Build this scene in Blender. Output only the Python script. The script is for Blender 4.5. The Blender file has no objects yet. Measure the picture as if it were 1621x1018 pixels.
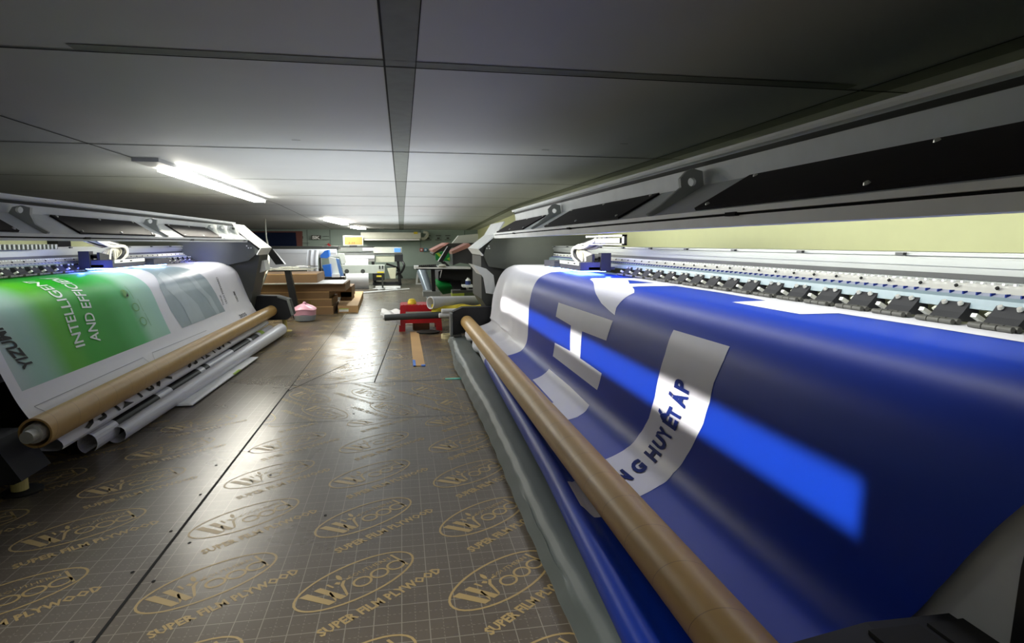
import bpy, bmesh, math, random
from math import sin, cos, pi, radians, atan2, hypot
from mathutils import Vector, Matrix
random.seed(7)
SC = bpy.context.scene
COL = SC.collection
# ------------------------------------------------------------------ camera
EYE = Vector((0.0, 0.0, 1.2))
FP = 957.0
PITCH = math.atan2(124, 957)
YAW = math.atan2(175, 957 * cos(PITCH) + 124 * sin(PITCH))
cd = bpy.data.cameras.new('camera'); cam = bpy.data.objects.new('camera', cd); COL.objects.link(cam)
cd.sensor_width = 36.0; cd.lens = FP / 1621 * 36; cd.clip_start = 0.02; cd.clip_end = 100
cam.location = EYE; cam.rotation_euler = (pi / 2 - PITCH, 0, -YAW)
SC.camera = cam
# ------------------------------------------------------------------ world, exposure
w = bpy.data.worlds.new('world'); SC.world = w; w.use_nodes = True
w.node_tree.nodes['Background'].inputs[0].default_value = (0.75, 0.85, 1, 1)
w.node_tree.nodes['Background'].inputs[1].default_value = 0.02
SC.view_settings.view_transform = 'Standard'; SC.view_settings.look = 'None'
SC.view_settings.gamma = 1.0; SC.view_settings.use_curve_mapping = False
SC.view_settings.exposure = 0.15

def area(name, loc, size, size_y, power, rot, color=(1, 1, 1), spread=180):
    l = bpy.data.lights.new(name, 'AREA'); l.shape = 'RECTANGLE'; l.size = size; l.size_y = size_y
    l.energy = power; l.color = color; l.spread = radians(spread)
    o = bpy.data.objects.new(name, l); COL.objects.link(o); o.location = loc; o.rotation_euler = rot
    return o

# long LED strips under the open covers of the two big printers (size_y runs along the room)
area('printer_light_right', (1.19, 3.85, 1.245), 0.06, 5.6, 36, (0, radians(-84), 0), (1, 1, 0.92))
area('printer_light_left', (-2.1, 5.55, 1.205), 0.06, 4.9, 16, (0, radians(84), 0), (1, 1, 0.93))
# added lamp without a fitting, draws the bright band on the right banner
area('added_band_light', (-1.55, 3.75, 1.02), 0.13, 5.1, 4.0, (0, radians(-80.3), 0), (1, 0.97, 0.93), 1.6)
# unseen lamp added over the aisle, makes the lit band on the floor
area('added_aisle_light', (-0.42, 0.15, 1.915), 0.02, 2.6, 62, (0, 0, 0), (1, 0.98, 0.92))
area('printer_downlight_right', (1.16, 3.85, 1.24), 0.08, 5.6, 7, (0, radians(8), 0), (0.97, 0.97, 1))
area('printer_downlight_left', (-2.02, 5.55, 1.2), 0.06, 4.9, 4, (0, radians(-8), 0), (0.97, 0.97, 1))
area('added_fill_behind', (-0.6, -1.85, 1.0), 2.6, 1.5, 16, (radians(-90), radians(180), 0), (0.95, 0.98, 1.0))  # soft fill added behind the camera, the rear wall has no opening
area('added_ceiling_fill', (-0.4, 11.2, 1.15), 2.6, 12.5, 88, (radians(180), 0, 0), (0.97, 1, 1))  # unseen fill added to brighten the ceiling, stands in for bounce
area('added_rear_light', (-0.9, 14.8, 1.80), 0.1, 5.5, 125, (0, 0, 0), (0.93, 1, 0.97))  # unseen lamp added to lift the back and streak the floor

# ------------------------------------------------------------------ materials
def lin(c):
    return tuple(((v / 255) / 12.92 if v <= 10 else ((v / 255 + 0.055) / 1.055) ** 2.4) for v in c)
MATS = {}
def mat(name, rgb, rough=0.5, metal=0.0, vary=0.06, scale=8.0, emit=0.0, spec=0.5, bump=0.0, coat=0.0, alpha=1.0):
    if name in MATS: return MATS[name]
    m = bpy.data.materials.new(name); m.use_nodes = True
    nt = m.node_tree; b = nt.nodes['Principled BSDF']
    c = lin(rgb)
    b.inputs['Roughness'].default_value = rough; b.inputs['Metallic'].default_value = metal
    b.inputs['Specular IOR Level'].default_value = spec
    b.inputs['Coat Weight'].default_value = coat; b.inputs['Alpha'].default_value = alpha
    tc = nt.nodes.new('ShaderNodeTexCoord'); n = nt.nodes.new('ShaderNodeTexNoise')
    n.inputs['Scale'].default_value = scale; n.inputs['Detail'].default_value = 4
    nt.links.new(tc.outputs['Object'], n.inputs['Vector'])
    r = nt.nodes.new('ShaderNodeMix'); r.data_type = 'RGBA'
    r.inputs[6].default_value = tuple(v * (1 - vary * 2) for v in c) + (1,)
    r.inputs[7].default_value = tuple(min(1, v * (1 + vary * 2)) for v in c) + (1,)
    nt.links.new(n.outputs['Fac'], r.inputs[0]); nt.links.new(r.outputs[2], b.inputs['Base Color'])
    if bump:
        bp = nt.nodes.new('ShaderNodeBump'); bp.inputs['Strength'].default_value = bump; bp.inputs['Distance'].default_value = 0.01
        nt.links.new(n.outputs['Fac'], bp.inputs['Height']); nt.links.new(bp.outputs['Normal'], b.inputs['Normal'])
    if emit:
        b.inputs['Emission Color'].default_value = c + (1,); b.inputs['Emission Strength'].default_value = emit
    MATS[name] = m
    return m
W = mat('white_cover_metal', (240, 243, 242), 0.45)
W2 = mat('pale_plastic', (214, 216, 205), 0.4)
GR = mat('grey_metal', (120, 124, 122), 0.45)
DG = mat('dark_grey_metal', (62, 64, 60), 0.5)
BK = mat('black_plastic', (22, 23, 26), 0.4)
BM = mat('black_matte', (30, 31, 35), 0.7)
ACR = mat('smoked_acrylic', (42, 37, 38), 0.6, vary=0.1, spec=0.2)
AL = mat('aluminium', (148, 152, 150), 0.4, metal=0.35, vary=0.04)
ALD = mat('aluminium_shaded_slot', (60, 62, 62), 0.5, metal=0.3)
STL = mat('bright_steel', (220, 220, 215), 0.3, metal=0.5)
SLATE = mat('slate_blue_bar', (120, 138, 146), 0.4)
RULE = mat('ruler_tape', (150, 155, 175), 0.5)
ROLL = mat('roller_grey', (70, 70, 66), 0.6)
PLGREY = mat('apron_plate', (205, 206, 205), 0.55)
CARD = mat('kraft_cardboard', (132, 104, 74), 0.8, vary=0.08, scale=3)
CARDL = mat('kraft_cardboard_light', (186, 150, 104), 0.8, vary=0.06, scale=3)
CARDD = mat('kraft_board_inside', (104, 78, 54), 0.85)
PAPER = mat('white_vinyl', (222, 222, 228), 0.42, vary=0.015)
WHT = mat('white_paper', (226, 226, 226), 0.6)
BLUEM = mat('blue_printed_vinyl', (2, 50, 160), 0.42, vary=0.01, spec=0.3)
NAVY = mat('navy_ink', (20, 40, 112), 0.65, spec=0.15)
BLKINK = mat('black_ink', (14, 14, 16), 0.5, spec=0.25)
CREAM = mat('cream_wall_paint', (242, 246, 190), 0.7, vary=0.02)
TEAL = mat('pale_teal_wall_panel', (150, 168, 162), 0.55, vary=0.03, scale=2)
DKWALL = mat('dark_wall_paint', (70, 74, 72), 0.8)
NAVYGL = mat('dark_blue_glass', (24, 34, 62), 0.2)
WOODF = mat('red_brown_frame', (110, 66, 60), 0.6)
RED = mat('red_plastic', (190, 22, 32), 0.3)
YEL = mat('yellow_cloth', (226, 204, 60), 0.7)
YELP = mat('pale_yellow_plastic', (224, 208, 130), 0.5)
BLUP = mat('bright_blue_plastic', (30, 110, 214), 0.35)
FAB = mat('grey_pvc_fabric', (94, 102, 100), 0.5, vary=0.05, scale=3)
SALM = mat('salmon_trim', (186, 132, 120), 0.5)
GRN = mat('green_banner', (20, 140, 62), 0.35)
LIME = mat('lime_print', (170, 205, 60), 0.4)
PINK = mat('pink_plastic_bag', (214, 160, 180), 0.4)
ORS = mat('orange_screen', (214, 128, 66), 0.6, emit=0.5)
BLS = mat('blue_screen', (90, 150, 235), 0.5, emit=0.5)
LAMP = mat('lamp_diffuser', (255, 250, 235), 0.5, emit=38.0)
LAMPS = mat('far_lamp_diffuser', (255, 250, 235), 0.5, emit=60.0)
UV = mat('uv_lamp_glow', (150, 200, 255), 0.5, emit=12.0)
TAPE = mat('cream_tape_roll', (214, 202, 158), 0.5)
TEALP = mat('mint_strip', (130, 220, 200), 0.5)
RUBBER = mat('rubber', (34, 34, 32), 0.8)
SEAM = mat('seam_gap', (16, 16, 15), 0.9)
BLUE2 = mat('blue_sign', (70, 150, 190), 0.5)
REDS = mat('red_sign', (190, 50, 50), 0.5)
GREYP = mat('silver_roll', (140, 150, 158), 0.3, metal=0.3)
GRAYR = mat('grey_white_roll', (222, 222, 226), 0.35)

def cyl_mat():
    m = mat('kraft_tube', (190, 153, 92), 0.42, vary=0.06, scale=6)
    nt = m.node_tree; b = nt.nodes['Principled BSDF']
    src = b.inputs['Base Color'].links[0].from_socket
    tc = nt.nodes.new('ShaderNodeTexCoord'); sp = nt.nodes.new('ShaderNodeSeparateXYZ'); nt.links.new(tc.outputs['Object'], sp.inputs[0])
    def M(op, a, b2=None):
        n = nt.nodes.new('ShaderNodeMath'); n.operation = op
        for i, v in enumerate((a, b2)):
            if v is None: continue
            if isinstance(v, (int, float)): n.inputs[i].default_value = v
            else: nt.links.new(v, n.inputs[i])
        return n.outputs[0]
    ang = M('ARCTAN2', sp.outputs[0], sp.outputs[2])
    t = M('ADD', M('MULTIPLY', sp.outputs[1], 1 / 0.21), M('MULTIPLY', ang, 1 / (2 * pi)))
    fr = M('FRACT', t)
    k = M('LESS_THAN', fr, 0.012)
    mx = nt.nodes.new('ShaderNodeMix'); mx.data_type = 'RGBA'; nt.links.new(M('MULTIPLY', k, 0.55), mx.inputs[0])
    nt.links.new(src, mx.inputs[6]); mx.inputs[7].default_value = lin((90, 66, 40)) + (1,)
    nt.links.new(mx.outputs[2], b.inputs['Base Color'])
    return m
TUBE = cyl_mat()

# ------------------------------------------------------------------ object helpers
WL = {}
def link(o, parent, origin):
    COL.objects.link(o)
    if parent is not None:
        o.parent = parent; o.location = origin - WL[parent.name]
    else: o.location = origin
    WL[o.name] = origin.copy()
def obj(name, mb, m, parent=None, label=None, cat=None, group=None, kind=None, origin=None, smooth=False):
    vs, fs, mi = mb.v, mb.f, mb.m
    if origin is None:
        if parent is not None: origin = WL[parent.name]
        else:
            xs = [v[0] for v in vs]; ys = [v[1] for v in vs]; zs = [v[2] for v in vs]
            origin = Vector(((min(xs) + max(xs)) / 2, (min(ys) + max(ys)) / 2, min(zs)))
    origin = Vector(origin)
    me = bpy.data.meshes.new(name)
    me.from_pydata([tuple(Vector(v) - origin) for v in vs], [], fs)
    ms = m if isinstance(m, (list, tuple)) else [m]
    for q in ms: me.materials.append(q)
    if any(mi):
        me.polygons.foreach_set('material_index', mi)
    if mb.keep and mb.smooth:
        bm = bmesh.new(); bm.from_mesh(me); bmesh.ops.remove_doubles(bm, verts=bm.verts, dist=2e-5); bm.to_mesh(me); bm.free()
    if not mb.keep:
        bm = bmesh.new(); bm.from_mesh(me); bmesh.ops.recalc_face_normals(bm, faces=bm.faces); bm.to_mesh(me); bm.free()
    if smooth or mb.smooth:
        for i, p in enumerate(me.polygons): p.use_smooth = True
        try: me.set_sharp_from_angle(angle=radians(38))
        except Exception: pass
    me.update()
    o = bpy.data.objects.new(name, me); link(o, parent, origin)
    if label: o['label'] = label
    if cat: o['category'] = cat
    if group: o['group'] = group
    if kind: o['kind'] = kind
    return o
def thing(name, label, cat, loc, group=None):
    o = bpy.data.objects.new(name, None); o.empty_display_size = 0.05
    COL.objects.link(o); o.location = loc; WL[o.name] = Vector(loc)
    o['label'] = label; o['category'] = cat
    if group: o['group'] = group
    return o
def copy_tree(o, loc, parent=None):
    c = o.copy(); COL.objects.link(c)
    if parent is not None: c.parent = parent
    if loc is not None: c.location = loc
    for ch in list(o.children): copy_tree(ch, None, c)
    return c

def sorted2(x0, x1, y0, y1, z0, z1):
    return min(x0, x1), y0, z0, max(x0, x1), y1, z1
class MB:
    def __init__(s): s.v = []; s.f = []; s.m = []; s.keep = False; s.smooth = False
    def add(s, vs, fs, mi=0):
        n = len(s.v); s.v += [tuple(v) for v in vs]
        for f in fs: s.f.append([i + n for i in f]); s.m.append(mi)
        return s
    def box(s, x0, y0, z0, x1, y1, z1, mi=0):
        return s.add([(x0, y0, z0), (x1, y0, z0), (x1, y1, z0), (x0, y1, z0), (x0, y0, z1), (x1, y0, z1), (x1, y1, z1), (x0, y1, z1)],
                     [(0, 1, 2, 3), (4, 5, 6, 7), (0, 1, 5, 4), (1, 2, 6, 5), (2, 3, 7, 6), (3, 0, 4, 7)], mi)
    def bbox(s, c, sz, rz=0, mi=0, rx=0, ry=0):
        from mathutils import Euler
        R = Euler((rx, ry, rz)).to_matrix(); c = Vector(c); x, y, z = [q / 2 for q in sz]
        vs = [c + R @ Vector(p) for p in [(-x, -y, -z), (x, -y, -z), (x, y, -z), (-x, y, -z), (-x, -y, z), (x, -y, z), (x, y, z), (-x, y, z)]]
        return s.add(vs, [(0, 1, 2, 3), (4, 5, 6, 7), (0, 1, 5, 4), (1, 2, 6, 5), (2, 3, 7, 6), (3, 0, 4, 7)], mi)
    def prism(s, prof, y0, y1, mi=0, axis='Y'):
        n = len(prof)
        mk = (lambda a, b, t: (a, t, b)) if axis == 'Y' else ((lambda a, b, t: (t, a, b)) if axis == 'X' else (lambda a, b, t: (a, b, t)))
        vs = [mk(a, b, y0) for a, b in prof] + [mk(a, b, y1) for a, b in prof]
        return s.add(vs, [list(range(n)), list(range(n, 2 * n))] + [[i, (i + 1) % n, n + (i + 1) % n, n + i] for i in range(n)], mi)
    def ribbon(s, pl, th, y0, y1, mi=0, axis='Y'):
        # sheet of thickness th following a polyline
        out = []
        for i, p in enumerate(pl):
            a = pl[max(0, i - 1)]; b = pl[min(len(pl) - 1, i + 1)]
            d = Vector((b[0] - a[0], b[1] - a[1])); d.normalize(); out.append((p[0] - d.y * th, p[1] + d.x * th))
        for i in range(len(pl) - 1):
            s.prism([pl[i], pl[i + 1], out[i + 1], out[i]], y0, y1, mi, axis)
        return s
    def cyl(s, a, b, r, r2=None, n=20, mi=0, caps=True, inner=None):
        a = Vector(a); b = Vector(b); r2 = r if r2 is None else r2
        d = (b - a).normalized(); u = d.orthogonal().normalized(); v = d.cross(u)
        ring = lambda c, rr: [c + (u * cos(2 * pi * i / n) + v * sin(2 * pi * i / n)) * rr for i in range(n)]
        if inner:
            vs = ring(a, r) + ring(b, r2) + ring(a, inner) + ring(b, inner * r2 / r)
            fs = []
            for i in range(n):
                j = (i + 1) % n
                fs += [(i, j, n + j, n + i), (2 * n + i, 3 * n + i, 3 * n + j, 2 * n + j), (i, 2 * n + i, 2 * n + j, j), (n + i, n + j, 3 * n + j, 3 * n + i)]
            return s.add(vs, fs, mi)
        vs = ring(a, r) + ring(b, r2)
        fs = [(i, (i + 1) % n, n + (i + 1) % n, n + i) for i in range(n)]
        if caps: fs += [list(range(n)), list(range(n, 2 * n))]
        return s.add(vs, fs, mi)
    def tube(s, pts, r, n=8, mi=0, smoothn=4):
        P = [Vector(p) for p in pts]
        if smoothn > 1 and len(P) > 2:
            Q = []
            for i in range(len(P) - 1):
                p0 = P[max(0, i - 1)]; p1 = P[i]; p2 = P[i + 1]; p3 = P[min(len(P) - 1, i + 2)]
                for k in range(smoothn):
                    t = k / smoothn
                    Q.append(0.5 * ((2 * p1) + (p2 - p0) * t + (2 * p0 - 5 * p1 + 4 * p2 - p3) * t * t + (3 * p1 - p0 - 3 * p2 + p3) * t ** 3))
            P = Q + [P[-1]]
        vs = []; u = None
        for i, p in enumerate(P):
            d = (P[min(i + 1, len(P) - 1)] - P[max(i - 1, 0)]).normalized()
            u = d.orthogonal().normalized() if u is None else (u - d * u.dot(d)).normalized()
            v = d.cross(u)
            vs += [p + (u * cos(2 * pi * k / n) + v * sin(2 * pi * k / n)) * r for k in range(n)]
        fs = []
        for i in range(len(P) - 1):
            for k in range(n): fs.append((i * n + k, i * n + (k + 1) % n, (i + 1) * n + (k + 1) % n, (i + 1) * n + k))
        fs += [list(range(n)), list(range((len(P) - 1) * n, len(P) * n))]
        return s.add(vs, fs, mi)
    def grid(s, nu, nv, fn, mi=0):
        vs = [fn(i / nu, j / nv) for i in range(nu + 1) for j in range(nv + 1)]
        return s.add(vs, [(i * (nv + 1) + j, (i + 1) * (nv + 1) + j, (i + 1) * (nv + 1) + j + 1, i * (nv + 1) + j + 1) for i in range(nu) for j in range(nv)], mi)
    def lathe(s, prof, c, n=20, mi=0):
        vs = [(c[0] + r * cos(2 * pi * k / n), c[1] + r * sin(2 * pi * k / n), c[2] + z) for r, z in prof for k in range(n)]
        fs = [(i * n + k, i * n + (k + 1) % n, (i + 1) * n + (k + 1) % n, (i + 1) * n + k) for i in range(len(prof) - 1) for k in range(n)]
        fs += [list(range(n)), list(range((len(prof) - 1) * n, len(prof) * n))]
        return s.add(vs, fs, mi)
    def sm(s): s.smooth = True; return s

# a point of the place, read from the photograph at a known distance Y down the room
_f = Vector((sin(YAW) * cos(PITCH), cos(YAW) * cos(PITCH), -sin(PITCH))); _r = Vector((cos(YAW), -sin(YAW), 0)); _u = _r.cross(_f)
def at(x, y, Y):
    d = _f * FP + _r * (x - 810.5) + _u * (509 - y)
    return EYE + d * (Y / d.y)
def rect(x0, y0, x1, y1, Y, depth, mb=None, mi=0):
    a = at(x0, y0, Y); b = at(x1, y1, Y); mb = mb or MB()
    mb.box(min(a.x, b.x), Y, min(a.z, b.z), max(a.x, b.x), Y + depth, max(a.z, b.z), mi)
    return mb
def shape(pts, Y, depth, mb=None, mi=0):
    mb = mb or MB(); q = [at(x, y, Y) for x, y in pts]
    return mb.prism([(p.x, p.z) for p in q], Y, Y + depth, mi)

# ------------------------------------------------------------------ text
_tc = {}
def text2d(t, bold=0.0, res=3):
    key = (t, bold, res)
    if key in _tc: return _tc[key]
    c = bpy.data.curves.new('t', 'FONT'); c.body = t; c.size = 1.0; c.offset = bold; c.resolution_u = res
    o = bpy.data.objects.new('t', c); COL.objects.link(o)
    dg = bpy.context.evaluated_depsgraph_get(); dg.update()
    me = bpy.data.meshes.new_from_object(o.evaluated_get(dg))
    vs = [(v.co.x, v.co.y) for v in me.vertices]; fs = [list(p.vertices) for p in me.polygons]
    bpy.data.objects.remove(o); bpy.data.curves.remove(c); bpy.data.meshes.remove(me)
    _tc[key] = (vs, fs); return vs, fs
def bounds(t, bold=0.0):
    vs, _ = text2d(t, bold)
    return min(v[0] for v in vs), max(v[0] for v in vs), min(v[1] for v in vs), max(v[1] for v in vs)
def text_affine(t, O, R, U, bold=0.0, ref=None, res=3):
    """text mapped so that the box of ref (default: the text itself) has corners O (base left), R (base right), U (top left)"""
    vs, fs = text2d(t, bold, res); b = bounds(ref or t, bold)
    out = []
    for x, y in vs:
        a = (x - b[0]) / (b[1] - b[0]); c = y / b[3]
        out.append(tuple(O[k] + (R[k] - O[k]) * a + (U[k] - O[k]) * c for k in range(len(O))))
    return out, fs
def text_on(mb, t, O, R, U, bold=0.0, mi=0, ref=None, res=3):
    vs, fs = text_affine(t, O, R, U, bold, ref, res); mb.add(vs, fs, mi)

# ================================================================== FLOOR
def floor_material():
    m = mat('film_faced_plywood', (88, 80, 70), 0.30, vary=0.14, scale=2.2, spec=0.32)
    nt = m.node_tree; b = nt.nodes['Principled BSDF']; src = b.inputs['Base Color'].links[0].from_socket
    tc = nt.nodes.new('ShaderNodeTexCoord'); sp = nt.nodes.new('ShaderNodeSeparateXYZ'); nt.links.new(tc.outputs['Object'], sp.inputs[0])
    def M(op, a, b2=None):
        n = nt.nodes.new('ShaderNodeMath'); n.operation = op
        for i, v in enumerate((a, b2)):
            if v is None: continue
            if isinstance(v, (int, float)): n.inputs[i].default_value = v
            else: nt.links.new(v, n.inputs[i])
        return n.outputs[0]
    X, Y = sp.outputs[0], sp.outputs[1]
    gx = M('FRACT', M('DIVIDE', M('ADD', X, 10.003), 0.0875)); gy = M('FRACT', M('DIVIDE', M('ADD', Y, M('ADD', M('MULTIPLY', X, -0.0), 10.0)), 0.0985))
    main = M('MAXIMUM', M('LESS_THAN', gx, 0.035), M('LESS_THAN', gy, 0.035))
    hx = M('FRACT', M('ADD', gx, 0.5)); hy = M('FRACT', M('ADD', gy, 0.5))
    dash = M('LESS_THAN', M('FRACT', M('MULTIPLY', M('ADD', X, Y), 60)), 0.5)
    sub = M('MULTIPLY', M('MAXIMUM', M('LESS_THAN', hx, 0.025), M('LESS_THAN', hy, 0.025)), M('MULTIPLY', dash, 0.35))
    fac = M('MAXIMUM', M('MULTIPLY', main, 0.5), sub)
    mx = nt.nodes.new('ShaderNodeMix'); mx.data_type = 'RGBA'; nt.links.new(fac, mx.inputs[0]); nt.links.new(src, mx.inputs[6])
    mx.inputs[7].default_value = lin((158, 153, 138)) + (1,)
    nt.links.new(mx.outputs[2], b.inputs['Base Color'])
    n2 = nt.nodes.new('ShaderNodeTexNoise'); n2.inputs['Scale'].default_value = 1.3; n2.inputs['Detail'].default_value = 6
    nt.links.new(tc.outputs['Object'], n2.inputs['Vector'])
    mr = nt.nodes.new('ShaderNodeMapRange'); mr.inputs[3].default_value = 0.20; mr.inputs[4].default_value = 0.38
    nt.links.new(n2.outputs['Fac'], mr.inputs[0]); nt.links.new(mr.outputs[0], b.inputs['Roughness'])
    return m
FLOORM = floor_material()
LOGO = mat('gold_print_on_film', (160, 138, 92), 0.42, vary=0.1, scale=4, spec=0.3)
def logo2d():
    V = []; F = []
    def add(vs, fs):
        n = len(V); V.extend(vs); F.extend([[i + n for i in f] for f in fs])
    def ring(cx, cy, a, b, wd, n=36, t0=0, t1=2 * pi):
        vs = []; k = n + 1
        for i in range(k):
            t = t0 + (t1 - t0) * i / n
            vs += [(cx + a * cos(t), cy + b * sin(t)), (cx + (a - wd) * cos(t), cy + (b - wd) * sin(t))]
        add(vs, [(2 * i, 2 * i + 1, 2 * i + 3, 2 * i + 2) for i in range(n)])
    def poly(p): add(p, [list(range(len(p)))])
    ring(0, 0, 0.245, 0.112, 0.009)
    # big split W
    poly([(-0.200, 0.050), (-0.168, 0.050), (-0.128, -0.062), (-0.155, -0.062)])
    poly([(-0.145, 0.050), (-0.118, 0.050), (-0.085, -0.062), (-0.110, -0.062)])
    poly([(-0.128, -0.062), (-0.118, -0.05), (-0.108, 0.0), (-0.116, 0.0)])
    poly([(-0.085, -0.062), (-0.074, -0.055), (-0.052, 0.005), (-0.030, 0.028), (-0.042, 0.03), (-0.062, 0.012)])
    poly([(-0.098, 0.05), (-0.088, 0.05), (-0.083, 0.02), (-0.09, 0.015)])
    # leaf
    poly([(-0.040, 0.036), (-0.030, 0.052), (-0.030, 0.070), (-0.036, 0.080), (-0.046, 0.066), (-0.048, 0.048)])
    poly([(-0.060, 0.040), (-0.052, 0.026), (-0.062, 0.018), (-0.074, 0.034)])
    poly([(-0.028, 0.024), (-0.012, 0.024), (-0.008, 0.032), (-0.024, 0.034)])
    for cx in (0.004, 0.078, 0.152): ring(cx, -0.026, 0.037, 0.032, 0.009, 20)
    poly([(0.180, -0.058), (0.190, -0.058), (0.190, 0.048), (0.180, 0.048)])
    for t, O, R, U, bo in (('SOUTHERN', (-0.014, 0.022), (0.166, 0.022), (-0.014, 0.044), 0.0), ('SUPER FILM PLYWOOD', (-0.262, -0.190), (0.240, -0.190), (-0.262, -0.150), 0.035)):
        vs, fs = text_affine(t, O, R, U, bo, res=1); add(vs, fs)
    return V, F
LV, LF = logo2d()
fm = MB(); fm.keep = True
fm.add([(-9, -2, 0), (6, -2, 0), (6, 21.2, 0), (-9, 21.2, 0)], [(0, 1, 2, 3)], 0)
def stamp(cx, cy, ang, ok):
    c, s = cos(ang), sin(ang)
    P = [(cx + x * c - y * s, cy + x * s + y * c) for x, y in LV]
    keep = [f for f in LF if ok(sum(P[i][0] for i in f) / len(f), sum(P[i][1] for i in f) / len(f))]
    use = sorted({i for f in keep for i in f}); idx = {k: n for n, k in enumerate(use)}
    fm.add([(P[i][0], P[i][1], 0.0007) for i in use], [[idx[i] for i in f] for f in keep], 1)
A1 = radians(38.7)
for i in range(-4, 5):
    for j in range(-4, 5):
        cx = -0.184 + 0.515 * i; cy = 2.105 - 0.085 * i + 0.515 * j
        if i <= -2: cx = -1.36 + 0.515 * (i + 2); cy = 2.20 - 0.085 * (i + 2) + 0.515 * j
        if -2.4 < cx < 1.6 and 0.8 < cy < 8.2:
            if i <= -2: stamp(cx, cy, A1, lambda x, y: x < -0.95)
            else: stamp(cx, cy, A1, lambda x, y: x > -0.94 and y < 4.12)
for i in range(-2, 4):
    for j in range(3):
        cx = -0.74 + 0.485 * i + (0.17 if j == 0 else 0); cy = 4.385 + 0.465 * j
        stamp(cx, cy, A1 - pi / 2, lambda x, y: x > -0.94 and 4.16 < y < 5.25)
for i in range(-4, 4):
    for j in range(12):
        cx = 0.02 + 0.515 * i; cy = 5.5 - 0.085 * i + 0.5 * j
        stamp(cx, cy, A1, lambda x, y: (x > -0.94 and y > 5.29) or (x <= -0.94 and y > 6.4))
zl = 0.0012
def fstrip(x0, y0, x1, y1, mi=2, w0=0.006):
    d = Vector((x1 - x0, y1 - y0)).normalized(); n = Vector((-d.y, d.x)) * w0 / 2
    fm.add([(x0 + n.x, y0 + n.y, zl), (x1 + n.x, y1 + n.y, zl), (x1 - n.x, y1 - n.y, zl), (x0 - n.x, y0 - n.y, zl)], [(0, 1, 2, 3)], mi)
fstrip(-0.945, 1.0, -0.945, 5.15, w0=0.012); fstrip(-0.945, 5.15, -0.95, 12, w0=0.005); fstrip(-0.945, 4.14, 1.3, 4.14, w0=0.004)
fstrip(-0.945, 5.27, 1.3, 5.27, w0=0.006); fstrip(-0.26, 5.27, -0.05, 10.1, w0=0.01); fstrip(-0.9, 9.9, 0.4, 10.15, w0=0.02); fstrip(-0.95, 5.05, -0.55, 6.2, w0=0.008)
for x, y in [(-0.87, 2.5), (-0.9, 2.22), (-0.98, 2.62), (-1.0, 2.3), (-0.7, 3.2), (-1.02, 3.4), (-1.01, 1.9), (-0.98, 3.0), (-0.36, 2.66), (-0.9, 3.6), (-0.36, 4.3), (0.1, 4.8), (-1.2, 3.9)]:
    fm.add([(x + 0.007 * cos(k), y + 0.010 * sin(k), zl) for k in [i * pi / 4 for i in range(8)]], [list(range(8))], 2)
obj('floor', fm, [FLOORM, LOGO, SEAM], kind='structure', origin=(0, 0, 0))

# ================================================================== CEILING AND WALLS
CZ = 1.93
def cz(y): return CZ if y < 12 else CZ - 0.031 * (y - 12)
CEILM = mat('ceiling_panel_board', (196, 200, 204), 0.6, vary=0.05, scale=0.9)
TAPEM = mat('ceiling_joint_tape', (128, 134, 130), 0.7, vary=0.1, scale=12)
cmb = MB(); cmb.keep = True
cmb.add([(-9, -2, CZ), (6, -2, CZ), (6, 12, CZ), (-9, 12, CZ)], [(0, 1, 2, 3)], 0)
cmb.add([(-9, 12, CZ), (6, 12, CZ), (6, 21.2, cz(21.2)), (-9, 21.2, cz(21.2))], [(0, 1, 2, 3)], 0)
def cstrip(x0, y0, x1, y1, mi, dz):
    if y0 < 12 < y1:
        cstrip(x0, y0, x1, 12, mi, dz); cstrip(x0, 12, x1, y1, mi, dz); return
    cmb.add([(x0, y0, cz(y0) - dz), (x1, y0, cz(y0) - dz), (x1, y1, cz(y1) - dz), (x0, y1, cz(y1) - dz)], [(0, 1, 2, 3)], mi)
cstrip(-0.05, -2, 0.075, 21, 1, 0.002)
cstrip(-0.056, -2, -0.048, 21, 2, 0.0035); cstrip(0.073, -2, 0.077, 21, 2, 0.0035)
for k in range(-1, 8):
    y = 2.664 + 2.397 * k
    cstrip(-9, y, 6, y + (0.016 if k == 0 else 0.022), 2, 0.004)
    if k == 0: cstrip(-1.2, y - 0.075, 2.1, y, 1, 0.003)
for x in (-2.25, 2.18): cstrip(x - 0.006, -2, x + 0.006, 21, 2, 0.0045)
cstrip(2.19, -2, 2.32, 21, 1, 0.003)
for x, y in [(-0.75, 4.62), (1.1, 4.75), (1.6, 4.35)]: cstrip(x, y, x + 0.06, y + 0.02, 1, 0.0045)
obj('ceiling', cmb, [CEILM, TAPEM, SEAM], kind='structure', origin=(0, 0, CZ))
obj('wall_right', MB().box(2.6, -2, 0, 2.7, 21.2, CZ), CREAM, kind='structure')
obj('wall_left', MB().box(-6.2, -2, 0, -6.1, 21, CZ), DKWALL, kind='structure')
obj('wall_left_low', MB().box(-3.7, -2, 0, -3.6, 10, 1.36), CREAM, kind='structure')
obj('trim_1', MB().box(-3.62, 7.05, 0, -3.5, 7.3, 1.34), BM, kind='structure')
obj('wall_rear', MB().box(-6.2, -2.1, 0, 2.7, -2.0, CZ), DKWALL, kind='structure')
bk = MB().box(-6.1, 21, 0, 2.7, 21.1, 1.66)
for x in (486, 522, 571, 665, 735):
    p = at(x, 380, 20.99); bk.box(p.x, 20.985, 0.9, p.x + 0.025, 21.0, 1.64, 1)
bk.box(-1.5, 20.98, 0, 2.7, 21.0, 0.42, 1)
obj('wall_back', bk, [TEAL, mat('wall_panel_joint', (116, 132, 128), 0.6)], kind='structure')
wn = obj('window_1', shape([(360, 366), (478, 366), (478, 395), (360, 395)], 20.8, 0.12), WOODF, kind='structure')
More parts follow.
